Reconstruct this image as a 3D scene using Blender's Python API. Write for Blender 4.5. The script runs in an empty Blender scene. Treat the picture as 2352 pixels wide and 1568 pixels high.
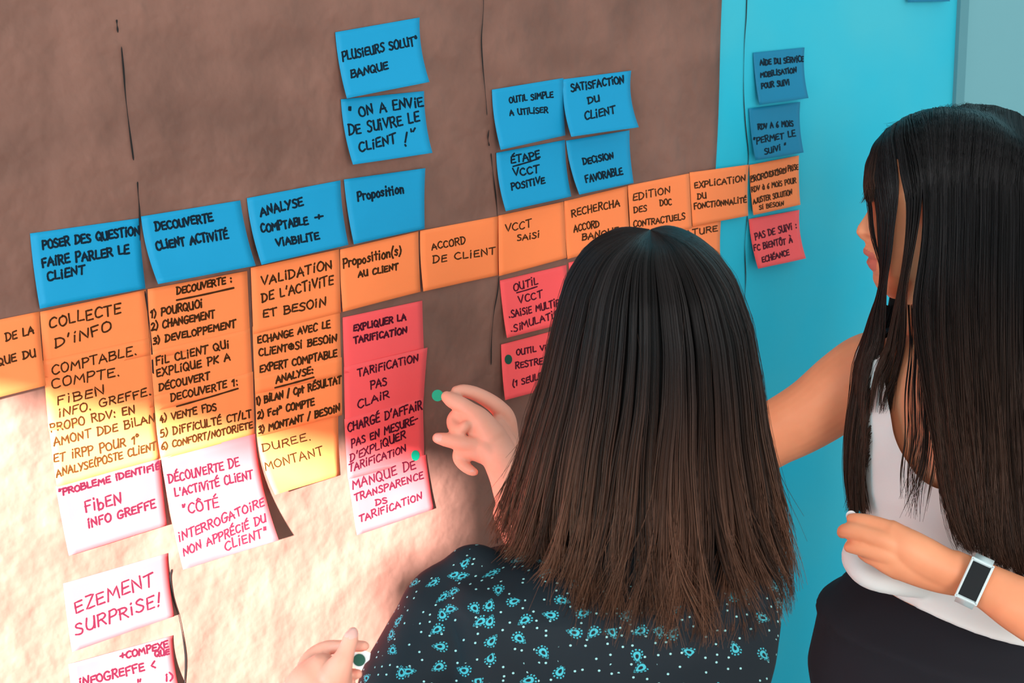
import bpy, bmesh, math, random
import numpy as np
from mathutils import Vector, Matrix

random.seed(7); RNG = np.random.RandomState(7)
scene = bpy.context.scene
COL = scene.collection
W, H = 2352.0, 1568.0

# ------------------------------------------------------------------ camera
FPX = 3490.0
CAM = np.array([-0.636, -1.4422, 0.384])
YAW, PITCH, ROLL = math.radians(41.52), math.radians(-16.1), math.radians(-1.857)
FW = np.array([math.sin(YAW)*math.cos(PITCH), math.cos(YAW)*math.cos(PITCH), math.sin(PITCH)])
_r = np.array([math.cos(YAW), -math.sin(YAW), 0.0]); _u = np.cross(_r, FW)
RT = math.cos(ROLL)*_r + math.sin(ROLL)*_u
UP = -math.sin(ROLL)*_r + math.cos(ROLL)*_u
HR = np.array([math.cos(YAW), -math.sin(YAW), 0.0])      # horizontal right of the view
HF = np.array([math.sin(YAW), math.cos(YAW), 0.0])       # horizontal forward of the view
cd = bpy.data.cameras.new('camera'); cam = bpy.data.objects.new('camera', cd); COL.objects.link(cam)
cd.sensor_fit = 'HORIZONTAL'; cd.sensor_width = 36.0; cd.lens = FPX*36.0/W
cd.clip_start = 0.05
M = Matrix.Identity(4)
for i in range(3):
    M[i][0], M[i][1], M[i][2], M[i][3] = RT[i], UP[i], -FW[i], CAM[i]
cam.matrix_world = M
cd.dof.use_dof = True; cd.dof.focus_distance = 1.75; cd.dof.aperture_fstop = 16.0
scene.camera = cam

# ------------------------------------------------------------------ light
vs = scene.view_settings
vs.view_transform = 'Standard'; vs.look = 'None'; vs.gamma = 1.0; vs.use_curve_mapping = False
vs.exposure = 0.0
world = bpy.data.worlds.new('world'); scene.world = world; world.use_nodes = True
nt = world.node_tree; bg = nt.nodes['Background']
tc = nt.nodes.new('ShaderNodeTexCoord'); sx = nt.nodes.new('ShaderNodeSeparateXYZ')
rp = nt.nodes.new('ShaderNodeValToRGB'); mr = nt.nodes.new('ShaderNodeMapRange')
nt.links.new(tc.outputs['Generated'], sx.inputs[0]); nt.links.new(sx.outputs['X'], mr.inputs['Value'])
mr.inputs['From Min'].default_value = -1; mr.inputs['From Max'].default_value = 1
nt.links.new(mr.outputs[0], rp.inputs[0]); nt.links.new(rp.outputs[0], bg.inputs['Color'])
rp.color_ramp.elements[0].color = (1.0, 0.90, 0.84, 1); rp.color_ramp.elements[0].position = 0.15
rp.color_ramp.elements[1].color = (0.62, 0.95, 1.0, 1); rp.color_ramp.elements[1].position = 0.95
bg.inputs['Strength'].default_value = 1.0

SUN_DIR = Vector((1.2, 1.0, -0.516))
sl = bpy.data.lights.new('sun', 'SUN'); sun = bpy.data.objects.new('sun', sl); COL.objects.link(sun)
sl.energy = 49.0; sl.angle = math.radians(1.35); sl.color = (1.0, 0.91, 0.90)
sun.rotation_euler = SUN_DIR.to_track_quat('-Z', 'Y').to_euler(); sun.location = (-4, -4, 3)
# skylight coming in through the window of the left wall
al = bpy.data.lights.new('window_daylight', 'AREA'); wl = bpy.data.objects.new('window_daylight', al); COL.objects.link(wl)
al.shape = 'RECTANGLE'; al.size = 1.4; al.size_y = 1.1; al.energy = 20.0; al.color = (1.0, 0.93, 0.88)
wl.location = (-1.56, -1.0, 0.0)
wl.rotation_euler = Vector((1, 0.15, -0.1)).to_track_quat('-Z', 'Y').to_euler()

# soft fill light added behind the camera for more frontal light
bl = bpy.data.lights.new('rear_fill_light', 'AREA'); wb = bpy.data.objects.new('rear_fill_light', bl); COL.objects.link(wb)
bl.shape = 'RECTANGLE'; bl.size = 1.8; bl.size_y = 1.3; bl.energy = 88.0; bl.color = (1.0, 0.95, 0.92)
wb.location = (-1.0, -3.9, .85)
wb.rotation_euler = Vector((1.7, 3.5, -.95)).to_track_quat('-Z', 'Y').to_euler()

# ------------------------------------------------------------------ geometry helpers
def ray(px, py):
    return FW + RT*((px-W/2)/FPX) - UP*((py-H/2)/FPX)
def at(px, py, d):
    return CAM + ray(px, py)*d
def onwall(px, py, off=0.0):
    d = ray(px, py); return CAM + d*((-off-CAM[1])/d[1])
def onplane(px, py, P):
    """point of the view ray on the upright plane through P that faces the viewer"""
    d = ray(px, py); return CAM + d*(np.dot(P-CAM, HF)/np.dot(d, HF))
def project(P):
    d = P-CAM; z = d@FW
    return np.stack([W/2+FPX*(d@RT)/z, H/2-FPX*(d@UP)/z], -1)
def catmull(P, n):
    P = np.asarray(P, float)
    if len(P) == 2:
        t = np.linspace(0, 1, n)[:, None]; return P[0]*(1-t)+P[1]*t
    Q = np.vstack([2*P[0]-P[1], P, 2*P[-1]-P[-2]])
    seg = np.linalg.norm(np.diff(P[:, :min(3, P.shape[1])], axis=0), axis=1)+1e-9
    cum = np.r_[0, np.cumsum(seg)]; s = np.linspace(0, cum[-1], n)
    out = []
    for v in s:
        i = min(int(np.searchsorted(cum, v, 'right'))-1, len(P)-2); i = max(i, 0)
        t = (v-cum[i])/seg[i]
        a, b, c, d = Q[i], Q[i+1], Q[i+2], Q[i+3]
        out.append(.5*((2*b)+(-a+c)*t+(2*a-5*b+4*c-d)*t*t+(-a+3*b-3*c+d)*t**3))
    return np.array(out)
def mesh_obj(name, verts, faces, mat=None, parent=None, smooth=True):
    me = bpy.data.meshes.new(name)
    me.from_pydata([tuple(map(float, v)) for v in verts], [], [tuple(int(i) for i in f) for f in faces])
    me.update()
    if smooth:
        me.polygons.foreach_set('use_smooth', [True]*len(me.polygons))
    o = bpy.data.objects.new(name, me); COL.objects.link(o)
    if mat: me.materials.append(mat)
    if parent: o.parent = parent
    return o
def tag(o, label, cat, group=None, kind=None):
    if label: o['label'] = label
    if cat: o['category'] = cat
    if group: o['group'] = group
    if kind: o['kind'] = kind
    return o
def struct(o, label=None):
    o['kind'] = 'structure'
    if label: o['label'] = label
    return o
class MB:
    def __init__(s): s.v = []; s.f = []
    def add(s, v, f):
        n = len(s.v); s.v += [tuple(p) for p in v]; s.f += [tuple(i+n for i in q) for q in f]
    def box(s, a, b):
        x0, y0, z0 = a; x1, y1, z1 = b
        s.add([(x0,y0,z0),(x1,y0,z0),(x1,y1,z0),(x0,y1,z0),(x0,y0,z1),(x1,y0,z1),(x1,y1,z1),(x0,y1,z1)],
              [(0,3,2,1),(4,5,6,7),(0,1,5,4),(1,2,6,5),(2,3,7,6),(3,0,4,7)])
    def tube(s, pts, rad, seg=18, n=None, flat=1.0, ref=None):
        """closed swept tube; pts Nx3, rad per point; flat squeezes the section along ref"""
        pts = np.asarray(pts, float); rad = np.asarray(rad, float)
        if n:
            q = catmull(np.hstack([pts, rad[:, None]]), n); pts, rad = q[:, :3], np.maximum(q[:, 3], 1e-4)
        # rounded ends
        t0 = pts[0]-pts[1]; t0 /= np.linalg.norm(t0)+1e-12; t1 = pts[-1]-pts[-2]; t1 /= np.linalg.norm(t1)+1e-12
        P = []; Rr = []
        for a in (80, 55, 30): P.append(pts[0]+t0*rad[0]*math.sin(math.radians(a))); Rr.append(rad[0]*math.cos(math.radians(a)))
        P += list(pts); Rr += list(rad)
        for a in (30, 55, 80): P.append(pts[-1]+t1*rad[-1]*math.sin(math.radians(a))); Rr.append(rad[-1]*math.cos(math.radians(a)))
        P = np.array(P); T = np.gradient(P, axis=0); T /= np.linalg.norm(T, axis=1)[:, None]+1e-12
        v = np.array(ref, float) if ref is not None else (np.array([0, 0, 1.0]) if abs(T[0][2]) < .9 else np.array([1.0, 0, 0]))
        V = []; ang = np.linspace(0, 2*math.pi, seg, endpoint=False)
        for i in range(len(P)):
            w_ = v if ref is None else np.array(ref, float)
            a = w_-T[i]*np.dot(w_, T[i]); a /= np.linalg.norm(a)+1e-12; b = np.cross(T[i], a); v = a
            for t in ang: V.append(P[i]+(a*math.cos(t)*flat+b*math.sin(t))*Rr[i])
        F = []
        for i in range(len(P)-1):
            for k in range(seg):
                F.append((i*seg+k, i*seg+(k+1) % seg, (i+1)*seg+(k+1) % seg, (i+1)*seg+k))
        F.append(tuple(range(seg-1, -1, -1))); F.append(tuple((len(P)-1)*seg+k for k in range(seg)))
        s.add(V, F)
    def rings(s, rings):
        """closed loft through rings (each Nx3)"""
        seg = len(rings[0]); V = [p for r in rings for p in r]; F = []
        for i in range(len(rings)-1):
            for k in range(seg):
                F.append((i*seg+k, i*seg+(k+1) % seg, (i+1)*seg+(k+1) % seg, (i+1)*seg+k))
        F.append(tuple(range(seg-1, -1, -1))); F.append(tuple((len(rings)-1)*seg+k for k in range(seg)))
        s.add(V, F)
    def build(s, name, mat=None, parent=None, smooth=True):
        return mesh_obj(name, s.v, s.f, mat, parent, smooth)
    def fused(s, name, mat, parent=None, voxel=0.0025, smooth=4):
        """one continuous surface out of the overlapping closed volumes"""
        o = s.build(name+'_raw', None)
        bm = bmesh.new(); bm.from_mesh(o.data); bmesh.ops.recalc_face_normals(bm, faces=bm.faces); bm.to_mesh(o.data); bm.free()
        m = o.modifiers.new('r', 'REMESH'); m.mode = 'VOXEL'; m.voxel_size = voxel
        k = o.modifiers.new('s', 'SMOOTH'); k.factor = .5; k.iterations = smooth
        dg = bpy.context.evaluated_depsgraph_get(); dg.update()
        me = bpy.data.meshes.new_from_object(o.evaluated_get(dg))
        old = o.data; bpy.data.objects.remove(o); bpy.data.meshes.remove(old)
        me.name = name; me.materials.clear(); me.materials.append(mat)
        me.polygons.foreach_set('use_smooth', [True]*len(me.polygons))
        r = bpy.data.objects.new(name, me); COL.objects.link(r)
        if parent: r.parent = parent
        return r

# ------------------------------------------------------------------ materials
def lin(r, g, b):
    f = lambda c: (c/255/12.92) if c/255 <= .04045 else ((c/255+.055)/1.055)**2.4
    return (f(r), f(g), f(b), 1.0)
def mat(name, col, rough=.7, spec=.3, **kw):
    m = bpy.data.materials.new(name); m.use_nodes = True
    b = m.node_tree.nodes['Principled BSDF']
    b.inputs['Base Color'].default_value = col if len(col) == 4 else (*col, 1)
    b.inputs['Roughness'].default_value = rough
    b.inputs['Specular IOR Level'].default_value = spec
    for k, v in kw.items(): b.inputs[k].default_value = v
    return m
def nodes(m): return m.node_tree.nodes, m.node_tree.links, m.node_tree.nodes['Principled BSDF']
def add_noise_bump(m, scales, dist=.002, strength=.5, detail=3):
    N, L, b = nodes(m)
    tcn = N.new('ShaderNodeTexCoord'); acc = None
    for sc, amp in scales:
        n = N.new('ShaderNodeTexNoise'); n.inputs['Scale'].default_value = sc; n.inputs['Detail'].default_value = detail
        L.new(tcn.outputs['Object'], n.inputs['Vector'])
        mu = N.new('ShaderNodeMath'); mu.operation = 'MULTIPLY'; mu.inputs[1].default_value = amp; L.new(n.outputs[0], mu.inputs[0])
        if acc is None: acc = mu
        else:
            ad = N.new('ShaderNodeMath'); ad.operation = 'ADD'; L.new(acc.outputs[0], ad.inputs[0]); L.new(mu.outputs[0], ad.inputs[1]); acc = ad
    bp = N.new('ShaderNodeBump'); bp.inputs['Strength'].default_value = strength; bp.inputs['Distance'].default_value = dist
    L.new(acc.outputs[0], bp.inputs['Height']); L.new(bp.outputs[0], b.inputs['Normal'])
    return m
def mottled(m, c1, c2, scale, lo=.35, hi=.65, detail=4):
    N, L, b = nodes(m)
    tcn = N.new('ShaderNodeTexCoord'); n = N.new('ShaderNodeTexNoise'); n.inputs['Scale'].default_value = scale; n.inputs['Detail'].default_value = detail
    L.new(tcn.outputs['Object'], n.inputs['Vector'])
    r = N.new('ShaderNodeValToRGB'); r.color_ramp.elements[0].position = lo; r.color_ramp.elements[1].position = hi
    r.color_ramp.elements[0].color = c1; r.color_ramp.elements[1].color = c2
    L.new(n.outputs[0], r.inputs[0]); L.new(r.outputs[0], b.inputs['Base Color'])
    return m

M_wall = mottled(mat('wall_paint', lin(40, 180, 205), .6, .2), lin(8, 176, 206), lin(62, 180, 200), 2.2)
M_wall2 = mat('side_panel_paint', lin(112, 165, 174), .6, .2)
M_trim = mat('trim_paint', lin(88, 140, 150), .6, .2)
M_white = mat('white_paint', (.75, .75, .75), .6, .2)
M_floor = mottled(mat('floor_lino', (.3, .28, .27), .5, .3), (.27, .25, .24, 1), (.33, .31, .3, 1), 12)
M_kraft = mottled(mat('kraft_paper', (.22, .11, .085), .62, .28), (.150, .071, .052, 1), (.242, .115, .085, 1), 9, .3, .7, 5)
add_noise_bump(M_kraft, [(7, 1.0), (18, .5), (45, .16)], .016, 1.0, 2.5)
M_pencil = mat('pencil_line', (.012, .010, .010), .6, .2)
def note_mat(name, c):
    m = mat(name, c, .55, .25); add_noise_bump(m, [(25, 1.0)], .004, .35, 1); return m
M_note = {'o': note_mat('orange_note_paper', (.98, .235, .070)), 'r': note_mat('red_note_paper', (.97, .098, .104)),
          'b': note_mat('blue_note_paper', (.004, .28, .52)), 'd': note_mat('dark_blue_note_paper', (.004, .185, .34))}
M_ink = {'o': mat('ink_on_orange', (.055, .018, .004), .6, .1), 'r': mat('ink_on_red', (.070, .0065, .017), .6, .1),
         'b': mat('ink_on_blue', (.003, .014, .028), .6, .1), 'd': mat('ink_on_dark_blue', (.003, .014, .028), .6, .1)}
M_green = mat('green_sticker', lin(0, 155, 120), .5, .3)
M_dgreen = mat('dark_green_sticker', lin(5, 75, 58), .5, .3)
M_backing = mat('white_backing_paper', (.8, .78, .78), .5, .3)

# ------------------------------------------------------------------ room
FLOOR = -1.53
def quadbox(name, a, b, m, label=None):
    k = MB(); k.box(a, b); o = k.build(name, m, None, False); return struct(o, label)
quadbox('floor', (-1.7, -5.0, FLOOR-.1), (3.2, .1, FLOOR), M_floor)
quadbox('wall_back', (-1.7, 0, FLOOR), (1.672, .1, 1.15), M_wall)
quadbox('wall_right', (1.672, .006, FLOOR), (3.2, .1, 1.15), M_wall2)
quadbox('trim_1', (1.664, -.007, FLOOR), (1.690, .01, 1.15), M_trim)
# left wall with its window (the sun comes through it)
WX = -1.5; WY0, WY1, WZ0, WZ1 = -1.782, -.12, -.62, .592
k = MB()
k.box((WX-.12, -5.0, FLOOR), (WX, WY0, 2.2)); k.box((WX-.12, WY1, FLOOR), (WX, 0, 2.2))
k.box((WX-.12, WY0, FLOOR), (WX, WY0+.097, .445)); k.box((WX-.12, WY0+.097, FLOOR), (WX, WY1, WZ0)); k.box((WX-.12, WY0, WZ1), (WX, WY1, 2.2))  # low box beside the jamb is added to keep sun off the lower hand
struct(k.build('wall_left', M_white, None, False))

# kraft paper sheet with its hand-drawn lines
xs = np.linspace(-.45, 1.0, 120); zs = np.linspace(-1.25, .62, 150)
def kedge(z): return 1.0465+.0465*max(z, -.2)*1.0+.0012*math.sin(z*23)
V = []; F = []
def kbump(x, z):
    return .0006*(math.sin(9*x+5*z+1)+math.sin(-7*x+13*z)+.6*math.sin(23*x+17*z))
for j, z in enumerate(zs):
    for i, x in enumerate(xs):
        t = (x+.45)/1.45; xx = -.45+t*(kedge(z)+.45)
        V.append((xx, -.0022-kbump(xx, z)*.6, z))
nx = len(xs)
for j in range(len(zs)-1):
    for i in range(nx-1):
        F.append((j*nx+i, j*nx+i+1, (j+1)*nx+i+1, (j+1)*nx+i))
kraft = mesh_obj('kraft_paper', V, F, M_kraft)
sd = kraft.modifiers.new('thickness', 'SOLIDIFY'); sd.thickness = .0003; sd.offset = -1
tag(kraft, 'large crinkled brown kraft paper sheet taped up on the wall', 'paper')

def wall_ribbon(name, runs, off, width, parent, m):
    """hand-drawn line on the wall surface: runs of px points"""
    k = MB()
    for pts in runs:
        q = catmull(np.array(pts, float), max(8, int(len(pts)*10)))
        P = np.array([onwall(x, y, off) for x, y in q]); T = np.gradient(P, axis=0)
        Nn = np.stack([-T[:, 2], 0*T[:, 0], T[:, 0]], 1); Nn /= np.linalg.norm(Nn, axis=1)[:, None]
        w = width*(.75+.35*np.sin(np.linspace(0, 9, len(P))+len(P)))
        w[0] *= .4; w[-1] *= .4
        A = P+Nn*w[:, None]/2; B = P-Nn*w[:, None]/2
        k.add(list(A)+list(B), [(i, i+1, len(P)+i+1, len(P)+i) for i in range(len(P)-1)])
    return k.build(name, m, parent, False)
LW = .0019
def wall_lines(runs, off, width, parent, m):
    for r_ in runs: wall_ribbon('marker_line', [r_], off, width, parent, m)
wall_lines([[(268, 45), (271, 75)], [(279, 107), (284, 160), (289, 225), (298, 300), (307, 368)], [(316, 417), (318, 450), (321, 490), (322, 553)]], .0046, LW, kraft, M_pencil)
wall_lines([[(1111, -20), (1110, 30), (1106, 90), (1109, 150), (1115, 215), (1119, 265)], [(1123, 298), (1121, 318), (1124, 335)],
            [(1128, 352), (1133, 400), (1139, 450), (1143, 496)], [(1146, 634), (1143, 670), (1134, 720), (1129, 780), (1128, 838)],
            [(1138, 1100), (1143, 1140), (1147, 1178)], [(1142, 1215), (1143, 1250)]], .0046, LW, kraft, M_pencil)
wall_lines([[(333, 668), (345, 760), (352, 860), (357, 960)], [(394, 1307), (391, 1330), (398, 1375), (412, 1420), (424, 1490), (426, 1530), (423, 1580)]], .0046, LW, kraft, M_pencil)
wall_lines([[(1716, -20), (1714, 40), (1710, 100), (1708, 200), (1712, 280), (1719, 350), (1718, 385)],
            [(1717, 495), (1711, 560), (1713, 640), (1710, 690)]], .0012, LW*1.05, bpy.data.objects['wall_back'], M_pencil)

# ------------------------------------------------------------------ handwriting: single-stroke letters
G = {}
def g(c, w, *st): G[c] = (w, [(s.startswith('~'), [tuple(map(float, p.split(','))) for p in s.lstrip('~').split()]) for s in st])
g('A', .62, '0,0 .3,1 .62,0', '.08,.33 .55,.38')
g('B', .55, '.06,1 .04,0', '~.02,.98 .42,.98 .48,.78 .36,.56 .08,.52', '~.08,.52 .5,.5 .55,.22 .38,.02 .02,.0')
g('C', .55, '~.52,.88 .34,1 .1,.82 .02,.45 .12,.1 .34,0 .55,.12')
g('D', .6, '.07,.98 .05,0', '~0,1 .36,.95 .58,.62 .52,.25 .28,.03 .02,0')
g('E', .5, '.48,.97 .06,.95 .04,.02 .5,.05', '.06,.5 .42,.53')
g('F', .5, '.07,0 .06,.95 .52,1', '.07,.5 .4,.54')
g('G', .62, '~.55,.88 .36,1 .1,.82 .02,.42 .14,.06 .4,0 .56,.14 .58,.42', '.34,.42 .62,.44')
g('H', .58, '.04,1 .05,0', '.54,1 .54,0', '.05,.48 .54,.52')
g('I', .16, '.08,1 .08,0')
g('J', .42, '~.36,1 .36,.3 .26,.03 .1,.03 .0,.2')
g('K', .54, '.05,1 .05,0', '.5,1 .07,.45 .54,0')
g('L', .46, '.06,1 .04,.03 .46,.05')
g('M', .74, '.02,0 .1,1 .37,.35 .64,1 .74,0')
g('N', .6, '.04,0 .06,.98 .55,.03 .57,1')
g('O', .6, '~.32,1 .1,.85 .01,.48 .12,.1 .32,0 .52,.14 .6,.5 .5,.86 .3,1')
g('P', .52, '.06,1 .05,-.05', '~.02,.97 .38,1 .52,.78 .4,.5 .07,.45')
g('Q', .64, '~.32,1 .1,.85 .01,.48 .12,.1 .32,0 .52,.14 .6,.5 .5,.86 .3,1', '.38,.28 .66,-.08')
g('R', .56, '.06,1 .05,0', '~.02,.97 .38,1 .5,.78 .38,.54 .07,.48', '.24,.5 .56,0')
g('S', .5, '~.46,.9 .3,1 .1,.92 .08,.7 .28,.52 .46,.34 .42,.08 .22,0 .02,.08')
g('T', .54, '0,.95 .56,1', '.28,.97 .26,0')
g('U', .58, '~.04,1 .04,.4 .14,.05 .34,.0 .5,.2 .54,.6', '.54,1 .55,0')
g('V', .56, '0,1 .26,0 .56,1')
g('W', .8, '0,1 .2,0 .4,.7 .6,0 .8,1')
g('X', .54, '.02,1 .54,0', '.52,1 0,0')
g('Y', .54, '0,1 .27,.5', '.54,1 .16,0')
g('Z', .52, '.02,.97 .5,1 .04,.02 .54,.04')
g('i', .2, '.1,.66 .09,0', '.1,.95 .12,1.02')
g('a', .48, '~.42,.6 .2,.62 .03,.36 .12,.05 .3,.08 .42,.5', '.43,.62 .46,0')
g('b', .46, '.05,1 .05,0', '~.06,.4 .25,.6 .44,.4 .4,.1 .2,0 .05,.08')
g('c', .4, '~.38,.54 .2,.62 .03,.34 .14,.03 .4,.08')
g('n', .46, '.04,.62 .05,0', '~.05,.4 .2,.62 .38,.55 .42,0')
g('o', .46, '~.24,.62 .05,.45 .04,.15 .22,0 .42,.16 .42,.45 .24,.62')
g('p', .46, '.05,.62 .04,-.35', '~.05,.45 .25,.64 .44,.42 .36,.06 .06,.06')
g('r', .36, '.04,.62 .05,0', '~.05,.4 .18,.6 .36,.58')
g('s', .4, '~.36,.55 .18,.62 .06,.48 .2,.33 .34,.18 .22,0 .02,.06')
g('t', .38, '.16,.95 .18,0', '0,.62 .38,.66')
g('u', .48, '~.04,.62 .05,.15 .2,0 .4,.2 .42,.62', '.42,.62 .46,0')
g('e', .42, '~.05,.34 .38,.38 .34,.58 .18,.62 .03,.34 .14,.03 .4,.08')
g('1', .3, '0,.7 .22,1 .2,0')
g('2', .46, '~.04,.8 .2,1 .4,.88 .38,.62 .04,.02', '.04,.02 .48,.04')
g('3', .44, '~.04,.92 .3,1 .4,.78 .16,.54 .42,.38 .36,.06 .02,.04')
g('4', .5, '.28,1 .02,.32 .5,.36', '.36,.6 .34,0')
g('5', .46, '.44,1 .1,.98 .08,.58', '~.08,.58 .36,.58 .44,.3 .3,.02 .02,.04')
g('6', .46, '~.4,1 .12,.66 .03,.25 .2,0 .42,.14 .38,.42 .18,.44 .05,.28')
g(')', .24, '~.04,1.1 .22,.6 .18,.2 0,-.12')
g('(', .24, '~.2,1.1 .03,.6 .04,.2 .2,-.12')
g('.', .2, '.08,.04 .12,.0'); g('·', .26, '.08,.22 .13,.16')
g(':', .2, '.1,.62 .12,.56', '.09,.1 .11,.04')
g('/', .34, '0,-.1 .32,1.1'); g("'", .18, '.13,1.08 .06,.78')
g('"', .3, '.1,1.06 .06,.78', '.26,1.04 .2,.76'); g('!', .24, '.2,1.15 .1,.32', '.08,.06 .09,-.04')
g('-', .34, '.0,.5 .34,.56'); g('+', .5, '.0,.45 .48,.52', '.26,.78 .22,.2'); g('<', .4, '.36,.9 .03,.42 .4,.05')
g('°', .3, '~.16,1.0 .04,.88 .12,.72 .26,.8 .22,.96 .12,1'); g('ⁿ', .32, '.04,1.1 .05,.74', '~.05,.95 .2,1.08 .28,1 .28,.74')
g('⊕', .72, '~.36,.92 .08,.75 .05,.35 .3,.08 .62,.22 .66,.62 .4,.92', '.08,.5 .64,.5', '.36,.9 .34,.1')
g(' ', .38)
ACC = {'É': ('E', [(.22, 1.12), (.42, 1.34)]), 'À': ('A', [(.18, 1.32), (.36, 1.14)]), 'Ô': ('O', [(.12, 1.12), (.3, 1.32), (.46, 1.14)]), 'à': ('a', [(.14, .95), (.32, .78)])}
def strokes(ch):
    if ch in ACC:
        base, a = ACC[ch]; w, st = G[base]; return w, st+[(False, a)]
    return G[ch]
def text_ribbons(text, x0, y0, x1, y1, h, up, pen):
    """2-D ribbons (px) of one handwritten line from baseline start to baseline end"""
    adv = .17; tot = sum(strokes(c)[0]+adv for c in text)-adv
    d = np.array([x1-x0, y1-y0], float); Lg = np.linalg.norm(d); ex = d/Lg
    sx_ = Lg/tot; x = 0.0; out = []
    for c in text:
        w, st = strokes(c); jy = random.uniform(-.06, .06); js = random.uniform(.92, 1.08); jr = random.uniform(-.05, .05)
        for smooth, pts in st:
            p = np.array(pts, float); p = p+RNG.uniform(-.025, .025, p.shape)
            p = catmull(p, max(6, 4*len(p))) if smooth else catmull(p, 4) if len(p) == 2 else np.vstack([np.vstack([p[i]*(1-t)+p[i+1]*t for t in (0, .33, .67)]) for i in range(len(p)-1)]+[p[-1:]])
            q = np.array([x0, y0])+ex*((x+p[:, 0]+jr*p[:, 1])*sx_)[:, None]+up*((p[:, 1]*js+jy)*h)[:, None]
            out.append((q, pen))
        x += w+adv
    return out
def ribbon_geo(q, pen):
    T = np.gradient(q, axis=0); T /= np.linalg.norm(T, axis=1)[:, None]+1e-9
    q = q.copy(); q[0] -= T[0]*pen*.3; q[-1] += T[-1]*pen*.3
    Nn = np.stack([-T[:, 1], T[:, 0]], 1)
    w = pen*.5*(1+RNG.uniform(-.14, .14, len(q)))
    A = q+Nn*w[:, None]; B = q-Nn*w[:, None]
    c0 = q[0]-T[0]*pen*.32; c1 = q[-1]+T[-1]*pen*.32
    n = len(q)
    V = np.vstack([A, B, c0[None], c1[None]])
    F = [(i, i+1, n+i+1, n+i) for i in range(n-1)]+[(2*n, 0, n), (n-1, 2*n+1, 2*n-1)]
    return V, F

# ------------------------------------------------------------------ sticky notes
def RIP(s): return .0006 if s.lift[2:].max() > .0015 else .00015
class Note:
    def __init__(s, c4, base, lift, power=2.0):
        s.base = base; s.lift = np.array(lift)/1000.0; s.pw = power      # lift mm: TL TR BR BL
        s.c = [onwall(x, y, base+l)*np.array([1, 0, 1]) for (x, y), l in zip(c4, s.lift)]
    def P(s, u, v):
        u = np.asarray(u)[..., None]; v = np.asarray(v)[..., None]
        a, b, c, d = s.c
        p = (a*(1-u)+b*u)*(1-v)+(d*(1-u)+c*u)*v
        l = s.lift
        y = (l[0]*(1-u)+l[1]*u)*(1-v)**2+(l[3]*(1-u)+l[2]*u)*np.clip(v, 0, 1.2)**s.pw
        ripple = RIP(s)*np.sin(u*5+s.base*9000)*np.sin(v*4)
        p = p.copy(); p[..., 1] = -(s.base+y+ripple)[..., 0]
        return p
    def uv(s, q):
        uv = np.full((len(q), 2), .5); e = 1e-4
        for _ in range(9):
            p0 = project(s.P(uv[:, 0], uv[:, 1]))
            pu = (project(s.P(uv[:, 0]+e, uv[:, 1]))-p0)/e; pv = (project(s.P(uv[:, 0], uv[:, 1]+e))-p0)/e
            det = pu[:, 0]*pv[:, 1]-pu[:, 1]*pv[:, 0]; r = q-p0
            uv[:, 0] += (r[:, 0]*pv[:, 1]-r[:, 1]*pv[:, 0])/det; uv[:, 1] += (pu[:, 0]*r[:, 1]-pu[:, 1]*r[:, 0])/det
        return uv
GROUP = {'o': 'orange sticky notes on the wall', 'r': 'red sticky notes on the wall', 'b': 'blue sticky notes on the wall', 'd': 'blue sticky notes on the wall'}
NOTES = {}
def note(key, col, c4, base, lift, label, lines=(), pen=4.5, power=2.0, clip=True):
    nn = Note(c4, base/1000.0, lift, power); NOTES[key] = nn
    n = 14; uu, vv = np.meshgrid(np.linspace(0, 1, n), np.linspace(0, 1, n))
    P = nn.P(uu.ravel(), vv.ravel())
    F = [(j*n+i, (j+1)*n+i, (j+1)*n+i+1, j*n+i+1) for j in range(n-1) for i in range(n-1)]
    o = mesh_obj('sticky_note', P, F, M_note[col])
    sd = o.modifiers.new('thickness', 'SOLIDIFY'); sd.thickness = .00022; sd.offset = -1
    tag(o, label, 'sticky note', GROUP[col])
    if lines:
        up = np.array(c4[0], float)-np.array(c4[3], float); up /= -up[1]
        up = up*np.array([.75, 1.0])
        k = MB()
        for ln in lines:
            if ln[0] == '_':
                q = catmull(np.array([(ln[1], ln[2]), ((ln[1]+ln[3])/2, (ln[2]+ln[4])/2+.6), (ln[3], ln[4])], float), 10); rb = [(q, pen*.95)]
            else:
                rb = text_ribbons(ln[0], *ln[1:5], ln[5]*.9, up, pen*.9)
            for q, pw in rb:
                V2, F2 = ribbon_geo(q, pw)
                uv = nn.uv(V2); uv = np.clip(uv, .002, .998) if clip else uv
                p3 = nn.P(uv[:, 0], uv[:, 1]); e = 1e-3
                du = nn.P(uv[:, 0]+e, uv[:, 1])-p3; dv = nn.P(uv[:, 0], uv[:, 1]+e)-p3
                nrm = np.cross(dv, du); nrm /= np.linalg.norm(nrm, axis=1)[:, None]; nrm *= -np.sign(nrm[:, 1:2])
                k.add(p3+nrm*.00028, F2)
        h = k.build('handwriting', M_ink[col], o, False)
    return o
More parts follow.
